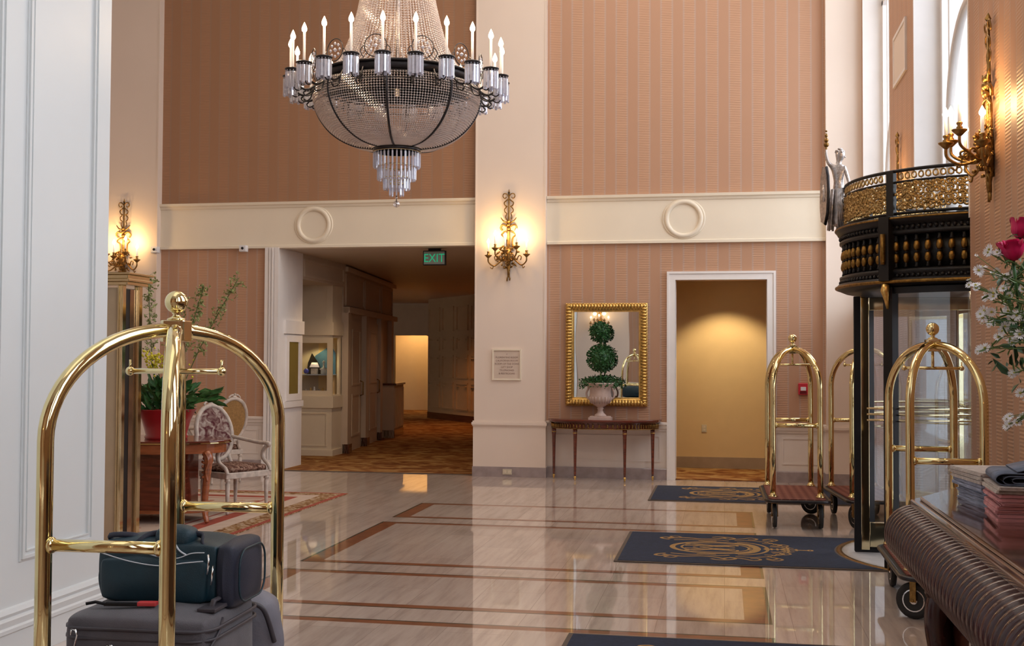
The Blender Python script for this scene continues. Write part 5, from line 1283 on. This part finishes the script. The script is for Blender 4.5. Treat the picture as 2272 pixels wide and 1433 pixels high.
mb.build('yellow_blooms',M['yelflower'],pt)
for (x,y,z0,z1,x2) in ((-.26,0,.55,1.66,-.22),(.10,.1,.55,1.55,.34),(.16,.0,.5,1.60,.74),(.0,.1,.7,1.42,.10)):
    P0,P1=Vector((x*.4,y*.4,.3)),Vector((x2,y,z1)); mid=Vector((x,y,(z0+z1)/2))
    path=bez([P0,P0.lerp(P1,.5)+Vector((-.02,0,.03)),P1],14); sm_.tube(path,.0045,5)
    mb=MB()
    for q in path[12:]:
        for k in range(6):
            v=Vector((rnd.gauss(0,.035),rnd.gauss(0,.04),rnd.gauss(0,.02))); sm_.tube([q,q+v],.0015,3); c=q+v
            for j in range(4): leafquad(mb,c,(rnd.gauss(0,.016),rnd.gauss(0,.016),rnd.gauss(0,.016)),.010,rnd)
    mb.build('flower_spike',M['bloom'],pt)
sm_.build('stems',M['stem'],pt)
# armchairs
def make_chair(label,fab,back2):
    c=thing('armchair',label,'chair'); Wd=M['paint_white']
    # local: faces +x, seat width along y
    mb=MB(); seat=[(.26,-.29),(.28,0),(.26,.29),(-.24,.24),(-.24,-.24)]
    mb.prism([(.27,-.30),(.285,0),(.27,.30),(-.25,.25),(-.25,-.25)],.37,.435); mb.build('seat_rail',Wd,c,bev=.008)
    soft_box('seat_cushion',M['seatfab'],c,(-.23,-.24,.42),(.26,.26,.50),.03,.025,2,.003,7)
    for (x,y) in ((.24,-.26),(.24,.26),(-.22,-.22),(-.22,.22)):
        MB().lathe([(.012,0),(.020,.02),(.014,.035),(.017,.06),(.026,.32),(.018,.335),(.030,.345),(.030,.375)],(x,y,0),12).build('leg',Wd,c)
    n=36; E2=[(.235*math.sin(2*PI*k/n),.29*math.cos(2*PI*k/n)) for k in range(n)]; tl=.22
    f=lambda y,z,o=0:(-.25-(z+.3)*tl+o,y,.82+z)
    mb=MB(); mb.tube([f(y,z) for y,z in E2],.026,8,closed=True)
    mb.sph(f(0,.31),.03,8,6,sc=(.7,1.3,.9)); mb.sph(f(0,.345),.016,8,6); 
    for sg in (-1,1):
        mb.tube(bez([f(sg*.15,-.24),f(sg*.17,-.32),(-.24,sg*.20,.44)],5),.022,8); mb.tube(bez([f(sg*.02,.34),f(sg*.06,.33),f(sg*.09,.30)],4),.012,6)
    mb.build('back_frame',Wd,c)
    m2=MB()
    for sg,mi in ((.016,0),(-.016,1)):
        vs=[f(0,0,sg*1.6)]+[f(y*.93,z*.93,sg*.6) for y,z in E2]; fs=[(0,1+k,1+(k+1)%n) for k in range(n)]; m2.add(vs,fs if sg>0 else [q[::-1] for q in fs],mi,True)
    m2.build('backrest',[fab,back2],c)
    for sg in (-1,1):
        mb=MB(); mb.tube(bez([f(sg*.225,-.05),(-.10,sg*.28,.735),(.08,sg*.30,.715),(.20,sg*.31,.715)],6),.021,8); mb.sph((.215,sg*.31,.70),.032,10,8,sc=(1,.8,1))
        mb.tube(bez([(.19,sg*.31,.69),(.13,sg*.305,.62),(.15,sg*.30,.54),(.24,sg*.29,.48),(.27,sg*.285,.42)],6),[.024]*12+[.021]*13,8); mb.build('armrest',Wd,c)
    return c
c1=make_chair('white-framed oval-back armchair with red damask upholstery beside the table',M['tapestry'],M['cane']); c1.location=(-5.18,11.72,.01); c1.rotation_euler=(0,0,math.radians(-27))
KIDS.clear(); index_kids(c1)
c2_=copy_tree(c1); c2_.location=(-6.6,14.4,.0); c2_.rotation_euler=(0,0,math.radians(150)); c2_['label']='white-framed oval-back armchair behind the first, turned away to show its gold-brown back'
for q in (c1,c2_): q['group']='oval-back armchairs'
# brass framed display at the far left
dp=thing('display_stand','tall brass-framed display cabinet with tan front panel behind the left luggage cart','cabinet',(-5.20,9.40,.01))
DH=2.27
MB().box((-1.1,.0,0),(-.02,.30,DH-.02)).build('cabinet_core',M['tan'],dp)
for (x,y,nm) in ((-.04,-.02,'corner_post'),(-.02,.235,'corner_post'),(-1.12,-.02,'corner_post')):
    MB().box((x,y,0),(x+.05,y+.06,DH)).box((x+.01,y-.006,0),(x+.02,y,DH)).box((x+.032,y-.006,0),(x+.042,y,DH)).build(nm,M['brass_pale'],dp,bev=.006)
MB().box((-.02,.03,.03),(.0,.13,DH-.03)).build('side_gap',M['black'],dp)
MB().box((-.02,.12,.03),(.004,.24,DH-.03)).build('bronze_panel',M['bronzepanel'],dp)
mb=MB(); mb.box((-1.14,-.04,DH),(.06,.34,DH+.03)); mb.box((-1.17,-.07,DH+.03),(.09,.37,DH+.055)); mb.box((-1.15,-.05,DH+.055),(.07,.35,DH+.09)); mb.box((-1.18,-.08,DH+.09),(.10,.38,DH+.11)); mb.build('cornice',M['brass_pale'],dp,bev=.005)
